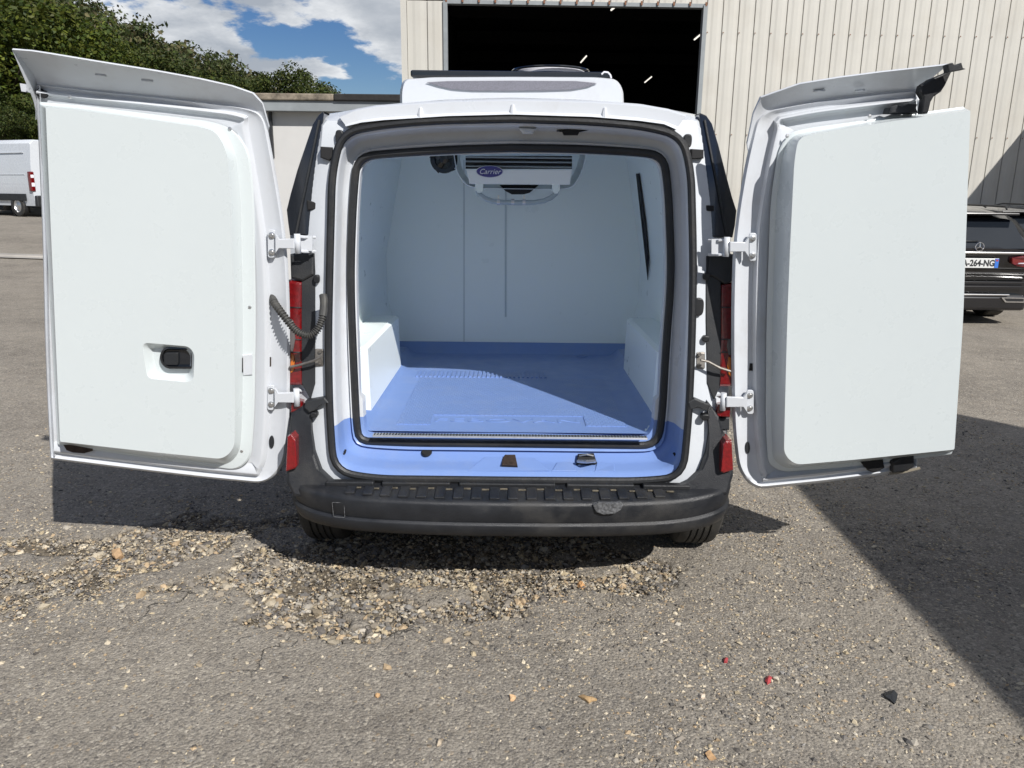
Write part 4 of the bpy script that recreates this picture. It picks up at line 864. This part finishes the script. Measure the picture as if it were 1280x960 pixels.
PB = rounded([(1207, 135, 2), (1110, 148, 10), (1012, 164, 12), (988, 170, 20), (978, 194, 24), (970, 250, 30), (965, 400, 40), (964, 530, 30), (966, 575, 18), (982, 586, 12), (1062, 579, 20), (1191, 565, 3), (1200, 400, 30)], 6)
PT = rounded([(1213, 138, 1.5), (1112, 152, 10), (1020, 166.5, 8), (998, 172, 16), (993, 200, 20), (988, 300, 30), (984, 400, 40), (981, 520, 30), (980, 568, 14), (994, 581, 12), (1070, 574.5, 20), (1193, 562, 2), (1204, 400, 30)], 6)
q = MB(); ptl = dl(PT, .125)
q.loft([dl(PF, .004), dl(PF, .018), dl([p.lerp(r_, .3) for p, r_ in zip(PF, PB)], .022), dl(PB, .024), dl([p.lerp(r_, .9) for p, r_ in zip(PB, PT)], .117), ptl], cap0=True); q.cap(ptl); q.build('insulated_panel', GRP, RD, 32)
for x, y in ((984, 170), (1087, 145)): screw(RD, x, y, .03)
q = MB(); q.prism(dl([(969, 452), (975, 454), (975, 474), (969, 472)], .03), Vector((0, -.01, 0))); q.build('latch_slot', DARK, RD)
q = MB(); q.prism(dl([(937, 454), (942, 454), (943, 463), (936, 463)], -.004), Vector((0, -.006, 0))); q.build('check_strap_slot', DARK, RD)
oval(RD, 934, 559, 3, 7.5, -.004, PLAST, 'plug')
door_hinge(RD, (936, 291, 945, 326), (935, 911, 889), 3.0); door_hinge(RD, (933, 487, 941.5, 517), (933, 907, 886), 3.03)
# door check straps
for pts, a_, b_ in (([(362, 459), (375, 456), (392, 451), (401, 446)], (395, 435), (406, 457)), ([(913, 464), (900, 460), (885, 452), (876, 450)], (869, 439), (880, 460))):
    q = MB(); q.tube([on(x, y, 2.955 - .004 * i) for i, (x, y) in enumerate(pts)], .0052, 8); CS = q.build('check_strap', STEEL, VAN)
    q = MB(); q.prism([on(x, y, 2.95, SL) for x, y in rounded_xy([(a_[0], a_[1], 2), (b_[0], a_[1], 2), (b_[0], b_[1], 2), (a_[0], b_[1], 2)])], Vector((0, -.02, 0)), bev=.005)
    for yy in (a_[1] + 4, b_[1] - 4): q.lathe(on((a_[0] + b_[0]) / 2, yy, 2.925, SL), (0, -1, 0), [(.008, 0), (.007, .006), (.001, .006)], 10)
    q.build('strap_bracket', STEEL, CS)
# corrugated cable conduit from body to left door
cp = catm([tuple(on(x, y, A_)) for x, y, A_ in [(341, 364, 2.97), (342, 376, 2.94), (349, 387, 2.90), (358, 399, 2.88), (367, 410, 2.87), (376, 417, 2.865), (386, 419, 2.87), (395, 414, 2.88), (401, 404, 2.895), (404, 392, 2.91), (405, 378, 2.925), (404, 369, 2.94)]], 16)
nn_ = len(cp); rad = [.0125 + (.0030 if (i % 4) < 2 else -.0022) if 18 < i < nn_ - 36 else .0155 for i in range(nn_)]
q = MB(); q.tube(cp, rad, 12); q.build('cable_conduit', mat('dusty_conduit', (.045, .045, .043), .6, var=.3, dirt=(.12, .11, .09), dscale=20, damt=.5), VAN, 25)
puck(341, 364, 4.5, 2.965, RUBBER, 'conduit_boot', 10, .02)

# ================================================================== warehouse behind
YAW = R(1.5); WH = empty('warehouse', (on(507, 60, 14).x, 14, 0), YAW); tag(WH, 'large warehouse clad in cream ribbed metal with a tall dark doorway, right behind the van', 'building')
Mw = Matrix.Translation(WH.location) @ Matrix.Rotation(YAW, 4, 'Z')
def Wp(x, y, z): return Mw @ Vector((x, y, z))
def wx(px, py):
    """distance along the facade of a sight line"""
    d = ray(px, py); o_ = Vector((0, 0, CAMH)); n = Vector((-math.sin(YAW), math.cos(YAW), 0)); t = (WH.location - o_).dot(n) / d.dot(n); p = Mw.inverted() @ (o_ + d * t); return p
HH = 7.2; dx0 = wx(558, 60).x; dx1 = wx(880, 40).x; zl = wx(720, 4).z
PW = (wx(1263, 75).x - wx(1146, 75).x) / 6.0
def panel_mesh(w, h, rib=True):
    if rib: pr = [(0, 0), (.002, .022), (.013, .022), (.017, -.004), (.022, -.004), (w * .30, -.004), (w * .44, -.010), (w * .70, -.010), (w * .88, -.004), (w, -.003)]
    else: pr = [(0, .02), (.012, .02), (.016, 0), (w, 0)]
    me = bpy.data.meshes.new('cladding_panel'); n = len(pr); me.from_pydata([(x, y, z) for z in (0, h) for x, y in pr], [], [(i, i + 1, n + i + 1, n + i) for i in range(n - 1)]); me.materials.append(CREAM); return me
me_full = panel_mesh(PW, HH); me_top = panel_mesh(PW, HH - zl)
def put(name, me, loc, parent):
    o = bpy.data.objects.new(name, me); COL.objects.link(o); o.parent = parent; o.location = loc; return o
wallm = MB(); 
x = dx1 + .02
while x < 20: put('cladding_panel', me_full, (x, 0, 0), WH); x += PW
x = dx1 + .02 - PW
while x > dx0 - .2: put('cladding_panel', me_top, (x, 0, zl), WH); x -= PW
xl = dx0 - .02; wl = [xl - wx(535, 60).x if 0 else 0]
xa_ = wx(534, 60).x; put('cladding_panel', panel_mesh(xl - xa_, zl), (xa_, 0, 0), WH); put('cladding_panel', panel_mesh(xa_ - .02, zl), (0.02, 0, 0), WH)
q = MB(); q.box(Wp(-.02, .14, HH / 2), (.10, .34, HH), rot=Matrix.Rotation(YAW, 3, 'Z')); q.build('corner_flashing', CREAM, WH)
q = MB(); rz = Matrix.Rotation(YAW, 3, 'Z')
q.box(Wp(dx0 - .012, .03, zl / 2), (.07, .14, zl), rz); q.box(Wp(dx1 - .005, .03, zl / 2), (.07, .14, zl), rz); q.box(Wp((dx0 + dx1) / 2, .05, zl - .01), (dx1 - dx0, .14, .06), rz); q.build('door_jamb', FASC, WH)
scm = mat('rusty_screw', (.18, .08, .04), .7)
q = MB(); x = dx1 + .02
zs = wx(1146, 45).z
k = 0
while x < 13:
    for zr in (zs, zs - 1.65): q.lathe(Wp(x + .03, -.02, zr), (0, -1, 0), [(.012, 0), (.009, .006), (.001, .006)], 6)
    x += PW
x = dx1
while x > dx0: q.box(Wp(x, -.035, zl + .01), (.03, .02, .06), rz); x -= PW
q.build('fixing_screw', scm, WH, kind='stuff')
# side, back and roof of the warehouse and what shows inside the doorway
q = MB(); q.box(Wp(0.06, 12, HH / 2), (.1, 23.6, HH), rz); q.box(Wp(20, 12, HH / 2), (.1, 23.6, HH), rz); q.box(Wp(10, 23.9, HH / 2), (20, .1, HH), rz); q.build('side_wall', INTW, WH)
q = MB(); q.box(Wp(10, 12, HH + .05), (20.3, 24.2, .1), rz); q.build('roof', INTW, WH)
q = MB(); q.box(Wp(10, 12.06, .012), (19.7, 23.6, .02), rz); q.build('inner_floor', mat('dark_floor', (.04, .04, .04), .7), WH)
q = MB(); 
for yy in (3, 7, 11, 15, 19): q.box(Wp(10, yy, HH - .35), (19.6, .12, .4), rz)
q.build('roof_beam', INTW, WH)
def tube_light(a, b, z):
    p0, p1 = onz(*a, z), onz(*b, z); c = (p0 + p1) / 2; t = empty('strip_light', c)
    q = MB(); q.tube([p0, p1], .022, 8); q.build('tube', TUBEL, t)
    q = MB(); u = Vector((0, 0, .06)); q.tube([p0 + u, p1 + u], .03, 6); q.box(c + Vector((0, 0, .08 + (HH - c.z - .1) / 2)), (.015, .015, HH - c.z - .1)); q.build('housing', INTW, t)
    return t
for (a, b, l) in (((726, 78), (733, 70), 'lit strip light straight above the fan of the roof unit in the dark doorway'), ((806, 103), (814.5, 96), 'lowest lit strip light in the dark doorway, nearest the van roof'), ((868, 49.5), (876, 43), 'lit strip light close to the right jamb inside the dark doorway'), ((764, 12.5), (769, 8.5), 'faint strip light high up under the lintel of the dark doorway')):
    tag(tube_light(a, b, 5.9), l, 'light', 'strip lights inside the warehouse')
# annex on the right whose wall shades the corner of the facade
ax = 9.95
AN = empty('annex_building', (ax + 2.5, 12.6, 0)); tag(AN, 'low building out to the right whose shadow falls on the cream facade', 'building')
q = MB(); q.box((ax + 2.5, 12.85, 2.02), (5, 2.5, 4.04)); q.build('wall', CREAM, AN); q = MB(); q.box((ax + 2.5, 12.85, 4.08), (5.06, 2.56, .08)); q.build('roof', FASC, AN)
# unseen block right of the camera, its outline set by the large ground shadow
BX_ = 4.40; SB = empty('side_block', (BX_ + 4, 0, 0)); tag(SB, 'unseen block beside the yard on the right, casting the big shadow on the asphalt', 'building')
FP_ = [(4.40, 3.6), (6.43, 1.28), (9.2, -1.9), (9.2, -12), (4.40, -12)]
q = MB(); q.prism([Vector((x, y, 0)) for x, y in FP_], Vector((0, 0, 4.0))); q.build('wall', CREAM, SB); q = MB(); q.prism([Vector((x, y, 4.002)) for x, y in FP_], Vector((0, 0, .05))); q.build('roof', FASC, SB)

# ================================================================== cabin behind the van on the left
CB = empty('site_cabin', (-2.6, 10.2, 0)); tag(CB, 'flat roofed white cabin with grey fascia and dark roof edge between left door and van', 'cabin')
CY = 9.0; cl_, cr_ = on(225, 120, CY).x, on(540, 120, CY).x; z_top = on(410, 119, CY).z; z_f = on(410, 127.5, CY).z; z_w = on(410, 140, CY).z
q = MB(); q.box(((cl_ + cr_) / 2, CY + 1.25, z_w / 2 + .02), (cr_ - cl_ - .06, 2.4, z_w - .04)); q.build('wall', CABW, CB)
q = MB(); q.box(((cl_ + cr_) / 2, CY + 1.2, (z_f + z_w) / 2), (cr_ - cl_, 2.6, z_f - z_w)); q.build('fascia', FASC, CB)
xm_ = on(420, 120, CY).x
q = MB(); q.box(((cl_ + xm_) / 2, CY + 1.2, (z_f + z_top) / 2 + .002), (xm_ - cl_, 2.66, z_top - z_f), bev=.012); q.build('roof_edge_board', ROOFW, CB)
q = MB(); q.box(((cr_ + xm_) / 2 + .003, CY + 1.2, (z_f + z_top) / 2 + .002), (cr_ - xm_, 2.68, z_top - z_f), bev=.012); q.build('roofing', ROOFF, CB)
q = MB(); q.box((on(338, 163, CY).x, CY + .03, 2.2), (.03, .05, .5)); q.build('downpipe', PLAST, CB)

# ================================================================== black estate car on the right
def build_car(cx, cy, name, label, group=None, plate=True, rz=0.0, mm=CARB):
    C = empty(name, (cx, cy, 0)); tag(C, label, 'car', group)
    M = Matrix.Translation((cx, cy, 0))
    P = lambda x, y, z: Vector((cx + x, cy + y, z))
    # body side profile stations (Y forward from the tail), half width at several heights
    def ring(y, w, zt, zb, tum, zs=.86):
        pts = []
        hw = w / 2
        for x, z in ((hw * .90, zb), (hw * .985, zb + .14), (hw, .62), (hw * .985, zs), (hw * (1 - tum * .45), zs + (zt - zs) * .5), (hw * (1 - tum), zt - .085), (hw * (1 - tum) * .80, zt - .018), (hw * .3, zt + .012 if zt > 1 else zt)):
            pts.append((x, z))
        return [P(x, y, z) for x, z in pts] + [P(-x, y, z) for x, z in reversed(pts)]
    q = MB()
    st = [ring(.10, 1.66, .62, .34, .02, .58), ring(.02, 1.72, .84, .30, .04, .70), ring(.0, 1.76, .98, .26, .08, .84), ring(.10, 1.80, 1.06, .24, .10), ring(.42, 1.81, 1.40, .22, .25), ring(.60, 1.81, 1.445, .21, .25), ring(1.4, 1.81, 1.47, .21, .24), ring(2.4, 1.81, 1.45, .21, .24), ring(2.9, 1.81, 1.32, .21, .24), ring(3.4, 1.80, 1.02, .21, .12), ring(4.2, 1.76, .92, .21, .10), ring(4.6, 1.60, .74, .24, .10, .62)]
    q.loft(st, closed=True, cap0=True, cap1=True); q.build('body', mm, C, 40)
    q = MB(); rw = rounded([(-.62, .98, .05), (.62, .98, .05), (.56, 1.33, .08), (.3, 1.35, .1), (-.3, 1.35, .1), (-.56, 1.33, .08)], 4)
    rear = lambda x, z, d=0: P(x, (.02 + (z - .98) * .90) - .012 - d if z > .98 else -.012 - d, z)
    q.prism([rear(p.x, p.y) + Vector((0, .01, 0)) for p in rw], Vector((0, -.014, 0))); q.build('rear_window', CARG, C)
    q = MB(); q.box(P(0, .30, 1.395), (1.16, .20, .03), bev=.01); q.build('roof_spoiler', mm, C)
    q = MB(); q.tube([rear(-.35, 1.06, .012), rear(.02, 1.065, .02)], .012, 6); q.build('rear_wiper', PLAST, C)
    q = MB(); q.box(P(0, -.02, .925), (1.26, .03, .028), bev=.008); q.build('chrome_strip', CHROME, C)
    q = MB(); rc = P(0, -.005, 1.0); q.tube([rc + Vector((.052 * math.cos(a), -.02, .052 * math.sin(a))) for a in np.linspace(0, 6.283, 24, endpoint=False)], .0055, 6, closed=True)
    for a in (90, 210, 330): q.tube([rc + Vector((0, -.02, 0)), rc + Vector((.05 * math.cos(R(a)), -.02, .05 * math.sin(R(a))))], [.009, .003], 6)
    q.build('emblem', CHROME, C)
    if plate:
        q = MB(); q.box(P(0, -.03, .80), (.52, .012, .12), bev=.003); PL = q.build('number_plate', mat('plate_white', (.62, .63, .62), .4), C)
        q = MB(); q.box(P(.235, -.0375, .80), (.045, .006, .115)); q.build('plate_band', mat('plate_blue', (.04, .16, .55), .4), PL)
        q = MB(); q.box(P(.235, -.0385, .835), (.028, .006, .022)); q.build('plate_mark', REDP, PL)
        text_mesh('A-264-NG', .108, .001, 'plate_lettering', PLAST, Matrix.Translation(P(.01, -.0375, .797)) @ TX @ Matrix.Diagonal((.86, 1, 1, 1)), PL, 0.0, .0035)
    for s_ in (-1, 1):
        q = MB(); lp = [P(s_ * x, y, z) for x, y, z in ((.42, -.03, .865), (.56, -.02, .895), (.84, .05, .89), (.86, .10, .80), (.74, .02, .735), (.50, -.025, .765), (.43, -.03, .80))]
        q.prism([p + Vector((0, .05, 0)) for p in lp], Vector((0, -.055, 0)), bev=.012); TL = q.build('tail_light', DRED, C)
        q = MB(); q.tube([P(s_ * .5, -.045, .80), P(s_ * .8, .005, .805)], .008, 6); q.build('light_bar', BADGEW, TL)
        q = MB(); lp = [P(s_ * x, -.03, z) for x, z in ((.36, .375), (.66, .372), (.66, .31), (.42, .31))]; q.prism(lp, Vector((0, -.012, 0)), bev=.004); EX = q.build('exhaust_trim', CHROME, C)
        q = MB(); lp = [P(s_ * x, -.044, z) for x, z in ((.40, .362), (.645, .36), (.645, .325), (.44, .325))]; q.prism(lp, Vector((0, -.004, 0))); q.build('exhaust_opening', DARK, EX)
        for yy in (.92, 3.75):
            W_ = empty('wheel', (s_ * .79, yy, .33)); W_.parent = C; q = MB(); q.lathe(P(s_ * .79, yy, .33), (1, 0, 0), [(.22, -.115), (.31, -.115), (.33, -.09), (.33, .09), (.31, .115), (.22, .115)], 32); q.build('tyre', TYRE, W_)
            q = MB(); q.lathe(P(s_ * .79, yy, .33), (s_, 0, 0), [(.225, .10), (.2, .06), (.06, .09), (.001, .09)], 20); q.build('rim', STEEL, W_)
        q = MB(); q.tube([P(s_ * .62, .55, 1.45), P(s_ * .64, .62, 1.485), P(s_ * .64, 2.2, 1.50), P(s_ * .62, 2.35, 1.47)], .012, 6); q.build('roof_rail', PLAST, C)
    for (z, t) in ((.68, .012), (.56, .016), (.505, .012)):
        q = MB(); q.box(P(0, -.012 if z < .6 else .0, z), (1.50, .03, t), bev=.004); q.build('bumper_line', mm, C)
    q = MB(); q.box(P(0, -.035, .405), (.92, .02, .018), bev=.005); q.build('chrome_strip', CHROME, C)
    q = MB(); q.box(P(0, .25, .30), (1.40, .55, .20), bev=.04); q.build('rear_diffuser', mm, C)
    q = MB(); q.tube([P(.02, .7, .17), P(.30, .7, .17)], .15, 16); q.build('silencer', DARK, C)
    return C
cpos = on(1221, 323, 9.75)
CAR = build_car(cpos.x, 9.75, 'parked_car', 'black estate car parked tail out beyond the right rear door')
C2 = build_car(cpos.x + 1.95, 12.0 - .6, 'parked_car', 'second dark car parked behind and right of the black estate car', plate=False)
q = MB(); pp = on(1278, 300, 13.2); q.tube([Vector((pp.x, pp.y, 0)), Vector((pp.x, pp.y, on(1277, 266, 13.2).z))], .05, 10); o = q.build('bollard_post', mat('grey_post', (.45, .47, .48), .5)); o.data.transform(Matrix.Translation((-pp.x, -pp.y, 0))); o.location = (pp.x, pp.y, 0); tag(o, 'light grey steel post at the right edge beside the black estate car', 'post')

# ================================================================== white panel van parked far left
def far_van():
    gz = .66; rear = onz(47, 262, gz); 
    ctr = on(43, 250, 25.5); bx = ctr.x; by = 25.5; rz = R(62)     # heading away to the left
    V = empty('panel_van', (bx, by, gz), rz); tag(V, 'white high roofed panel van parked at the far left edge below the trees', 'van')
    M = Matrix.Translation((bx, by, gz)) @ Matrix.Rotation(rz, 4, 'Z'); P = lambda x, y, z: M @ Vector((x, y, z))
    # local: +Y is forward, rear at y=0, x=0 is the left rear corner... body spans x 0..2
    HV = 2.42
    def ring(y, zt, k=1.0, zb=.35):
        h = 1.0 * k; pts = [(h * .96, zb), (h, zb + .3), (h, 1.1), (h * .97, 1.7), (h * .90, zt - .12), (h * .78, zt)]
        return [P(1 + x, y, z) for x, z in pts] + [P(1 - x, y, z) for x, z in reversed(pts)]
    q = MB(); q.loft([ring(0, HV - .04), ring(.06, HV), ring(3.6, HV + .03), ring(3.9, HV - .05), ring(4.6, 1.45, .96), ring(5.2, 1.15, .93), ring(5.3, .9, .9)], cap0=True, cap1=True); q.build('body', PAINT, V, 30)
    q = MB(); q.box(P(1, -.03, .50), (1.96, .16, .36), M.to_3x3(), bev=.04); q.build('bumper', PLAST, V)
    q = MB(); q.box(P(-.012, 2.6, .62), (.03, 4.4, .22), M.to_3x3(), bev=.008); q.build('side_moulding', PLAST, V)
    for zz in (2.02, 1.34, 1.05): q = MB(); q.box(P(.012 if zz < 1.7 else .045, 2.0, zz), (.03, 3.3, .02), M.to_3x3(), bev=.005); q.build('side_crease', PAINTI, V)
    q = MB(); q.box(P(1.0, -.012, 1.4), (.02, .02, 1.75), M.to_3x3()); q.build('rear_door_gap', PLAST, V)
    for xx in (.01, 1.99):
        q = MB(); q.box(P(xx, .04, 1.12), (.14, .16, .62), M.to_3x3(), bev=.03); T_ = q.build('tail_light', DRED, V); q = MB(); q.box(P(xx, -.035, 1.02), (.10, .03, .12), M.to_3x3(), bev=.01); q.box(P(xx, -.035, 1.28), (.10, .03, .10), M.to_3x3(), bev=.01); q.build('clear_lens', BADGEW, T_)
    q = MB(); q.box(P(1, -.02, .78), (.52, .02, .12), M.to_3x3()); q.build('number_plate', bpy.data.materials['plate_white'], V)
    q = MB(); q.box(P(.35, -.115, .5), (.12, .01, .05), M.to_3x3()); q.build('reflector', RREF, V)
    for xx in (.1, 1.9):
        for yy in (.95, 4.4):
            W_ = empty('wheel', (xx, yy, .34)); W_.parent = V; axd = M.to_3x3() @ Vector((-1 if xx < 1 else 1, 0, 0))
            q = MB(); q.lathe(P(xx, yy, .34), axd, [(.2, -.1), (.32, -.1), (.345, -.07), (.345, .08), (.32, .11), (.2, .11)], 28); q.build('tyre', TYRE, W_)
            q = MB(); q.lathe(P(xx, yy, .34), axd, [(.21, .105), (.19, .06), (.16, .055), (.10, .08), (.001, .09)], 20); q.build('rim', ALU, W_)
            q = MB(); q.lathe(P(xx, yy, .34), axd, [(.40, .095), (.40, .02), (.001, .02)], 24); q.build('wheel_arch', DARK, V)
far_van()

# ================================================================== hill, wood and trees
def hill():
    xs = np.linspace(-260, 60, 90); ys = np.linspace(62, 330, 60); X, Y = np.meshgrid(xs, ys)
    # ridge that falls from left to right
    ridge = np.interp(X, [-260, -120, -75, -61, -55, -49, -42, -20, 10, 60], [60, 42, 27, 21, 19.5, 17, 12, 4, 1, 0])
    Z = ridge * sstep(62, 130, Y) + (vnoise(X, Y, .03, 41, 3) - .5) * 4 * sstep(66, 110, Y) - .3 * (1 - sstep(62, 75, Y))
    V = np.stack([X, Y, Z], -1).reshape(-1, 3); nx = len(xs); ny = len(ys)
    me = bpy.data.meshes.new('hill'); me.from_pydata(V.tolist(), [], [(j * nx + i, j * nx + i + 1, (j + 1) * nx + i + 1, (j + 1) * nx + i) for j in range(ny - 1) for i in range(nx - 1)]); me.polygons.foreach_set('use_smooth', [True] * len(me.polygons))
    me.materials.append(mat('hill_ground', (.05, .06, .02), .95, var=.4, vscale=.1)); o = bpy.data.objects.new('hill', me); COL.objects.link(o); tag(o, kind='structure'); return X, Y, Z
HX, HY, HZ = hill()
def leaf_arrays(clumps, nper, size, seed, cols):
    """clumps: (x, y, z, radius); leaves as small quads spread through each clump's shell"""
    r_ = np.random.default_rng(seed); C_ = np.repeat(np.array(clumps), nper, 0); n = len(C_)
    d = r_.normal(size=(n, 3)); d /= np.linalg.norm(d, axis=1, keepdims=True); rad = C_[:, 3:4] * r_.uniform(.45, 1.05, (n, 1)); c = C_[:, :3] + d * rad * np.array([1, 1, .8])
    nrm = d * .8 + r_.normal(size=(n, 3)) * .55 + np.array([0, 0, .35]); nrm /= np.linalg.norm(nrm, axis=1, keepdims=True)
    a = np.cross(nrm, r_.normal(size=(n, 3))); a /= np.linalg.norm(a, axis=1, keepdims=True); b = np.cross(nrm, a); s = size * r_.uniform(.6, 1.3, (n, 1))
    V = np.stack([c - a * s, c - b * s * .55, c + a * s, c + b * s * .55], 1).reshape(-1, 3)
    cc = np.array(cols); tone = cc[r_.integers(0, len(cc), n)] * r_.uniform(.6, 1.15, (n, 1)); ctone = np.repeat(r_.uniform(.75, 1.25, (len(clumps), 1)), nper, 0); tone = tone * ctone
    return V, np.repeat(np.concatenate([tone, np.ones((n, 1))], 1), 4, 0)
def quads_object(name, V, T, mat_, parent=None):
    n = len(V) // 4; me = bpy.data.meshes.new(name); me.vertices.add(len(V)); me.vertices.foreach_set('co', V.ravel()); me.loops.add(4 * n); me.loops.foreach_set('vertex_index', np.arange(4 * n, dtype=np.int32))
    me.polygons.add(n); me.polygons.foreach_set('loop_start', np.arange(0, 4 * n, 4, dtype=np.int32)); me.update(calc_edges=True)
    at = me.attributes.new('tone', 'FLOAT_COLOR', 'POINT'); at.data.foreach_set('color', T.ravel().astype(np.float32)); me.materials.append(mat_); o = bpy.data.objects.new(name, me); COL.objects.link(o); o.parent = parent; return o
GREEN = [(.075, .102, .013), (.052, .078, .011), (.105, .125, .015), (.036, .058, .009), (.085, .095, .013)]
MGREEN = [(.055, .078, .014), (.040, .062, .012), (.072, .09, .016), (.03, .048, .011), (.065, .072, .014)]
DGREEN = [(.045, .065, .016), (.035, .052, .014), (.06, .078, .018), (.05, .058, .016)]
def make_tree_meshes(kind, seed):
    """crown and trunk meshes for a tree about 10 m tall"""
    r_ = np.random.default_rng(seed); cl = []
    H = 10.0
    if kind != 'airy': n, rx, zc, rzz = 95, 4.1, 5.4, 4.4
    else: n, rx, zc, rzz = 60, 3.0, 6.0, 3.9
    while len(cl) < n:
        p = r_.uniform(-1, 1, 3); q = np.linalg.norm(p)
        if q > 1 or q < .25: continue
        w = 1 + .22 * math.sin(3 * math.atan2(p[1], p[0]) + seed); cl.append((p[0] * rx * w, p[1] * rx * w, zc + p[2] * rzz, r_.uniform(.55, 1.25) * (1 if kind != 'airy' else .7)))
    V, T = leaf_arrays(cl, 340 if kind != 'airy' else 150, .105, seed + 5, {'round': GREEN, 'dark': MGREEN, 'airy': DGREEN}[kind]); crown = quads_object('crown', V, T, LEAF)
    q = MB(); q.tube([Vector((0, 0, -.3)), Vector((.05, 0, 1.5)), Vector((.1, .1, 3.5)), Vector((0, .2, 6)), Vector((.1, .2, 8))], [.32, .25, .2, .13, .05], 9)
    for k in range(9):
        a = r_.uniform(0, 6.28); z0 = r_.uniform(2.2, 6); L_ = r_.uniform(1.6, 3.2); q.tube([Vector((.05, .1, z0)), Vector((math.cos(a) * L_ * .5, math.sin(a) * L_ * .5, z0 + .7)), Vector((math.cos(a) * L_, math.sin(a) * L_, z0 + 1.8))], [.10, .06, .02], 6)
    trunk = q.build('trunk', BARK, None, 60); return crown, trunk
protos = [make_tree_meshes('round', 11), make_tree_meshes('round', 12), make_tree_meshes('airy', 13), make_tree_meshes('dark', 14)]
TREES = [ # x pixel of the trunk, y pixel of the top, distance, width factor, prototype, label
    (-30, -60, 33, 1.25, 0, 'tallest bright green tree at the left edge above the panel van'),
    (45, -22, 36, 1.15, 1, 'bright green tree right above the parked panel van'),
    (-95, -90, 38, 1.3, 3, 'big tree mostly outside the frame, left of the tallest one'),
    (95, 12, 40, 1.1, 1, 'broad tree above the upper corner of the left van door'),
    (142, 32, 43, 1.15, 3, 'tree above the middle of the left door, right of the broad one'),
    (190, 52, 46, 1.15, 3, 'rounded tree under the far ridge, above the left door'),
    (232, 66, 50, 1.15, 3, 'lower tree just left of the dark airy tree'),
    (272, 44, 50, .66, 2, 'dark airy tree standing highest in the middle of the tree line'),
    (318, 76, 48, .95, 3, 'dark green tree directly right of the airy one'),
    (358, 66, 47, 1.0, 3, 'round dark green tree above the white cabin'),
    (386, 86, 46, .8, 3, 'smallest tree at the right end of the tree line'),
    (10, 95, 30, .9, 3, 'lower tree filling the gap behind the panel van'),
    (75, 120, 31, .9, 1, 'lower tree behind the left door and panel van'),
    (130, 100, 36, .9, 2, 'lower tree hidden mostly behind the left van door'),
    (300, 100, 42, .8, 3, 'low tree in front of the dark airy tree'),
    (240, 95, 42, .9, 0, 'low tree behind the upper edge of the left door')]
for i, (px, py, dist, wf, pi_, lab) in enumerate(TREES):
    topp = on(px, py, dist); gz = float(ground_z(np.array([topp.x]), np.array([topp.y]))[0]); h = topp.z - gz
    t = empty('tree', (topp.x, topp.y, gz), rng.uniform(0, 6.28)); s_ = h / 10.9; t.scale = (s_ * wf, s_ * wf, s_); tag(t, lab, 'tree', 'trees in a row beyond the yard')
    for src in protos[pi_]:
        c = src if (pi_, src.name) not in globals().setdefault('_used', set()) and src.parent is None else src.copy()
        if c is not src: COL.objects.link(c)
        c.parent = t
def wood():
    r_ = np.random.default_rng(77); cl = []
    for _ in range(900):
        x = r_.uniform(-150, -10); y = r_.uniform(68, 175); 
        j = np.argmin(np.abs(HY[:, 0] - y)); i = np.argmin(np.abs(HX[0] - x)); z = HZ[j, i]; s = r_.uniform(2.0, 3.6)
        for _k in range(3): cl.append((x + r_.normal() * 1.4, y + r_.normal() * 1.4, z + s * r_.uniform(.7, 1.7), s * .62))
    V, T = leaf_arrays(cl, 45, .42, 78, [(.075, .095, .03), (.06, .08, .025), (.10, .10, .04), (.12, .105, .05), (.05, .07, .025)])
    o = quads_object('hillside_wood', V, T, LEAF); tag(o, 'far hillside wood rising behind the nearer trees on the left', 'wood', kind='stuff')
wood()
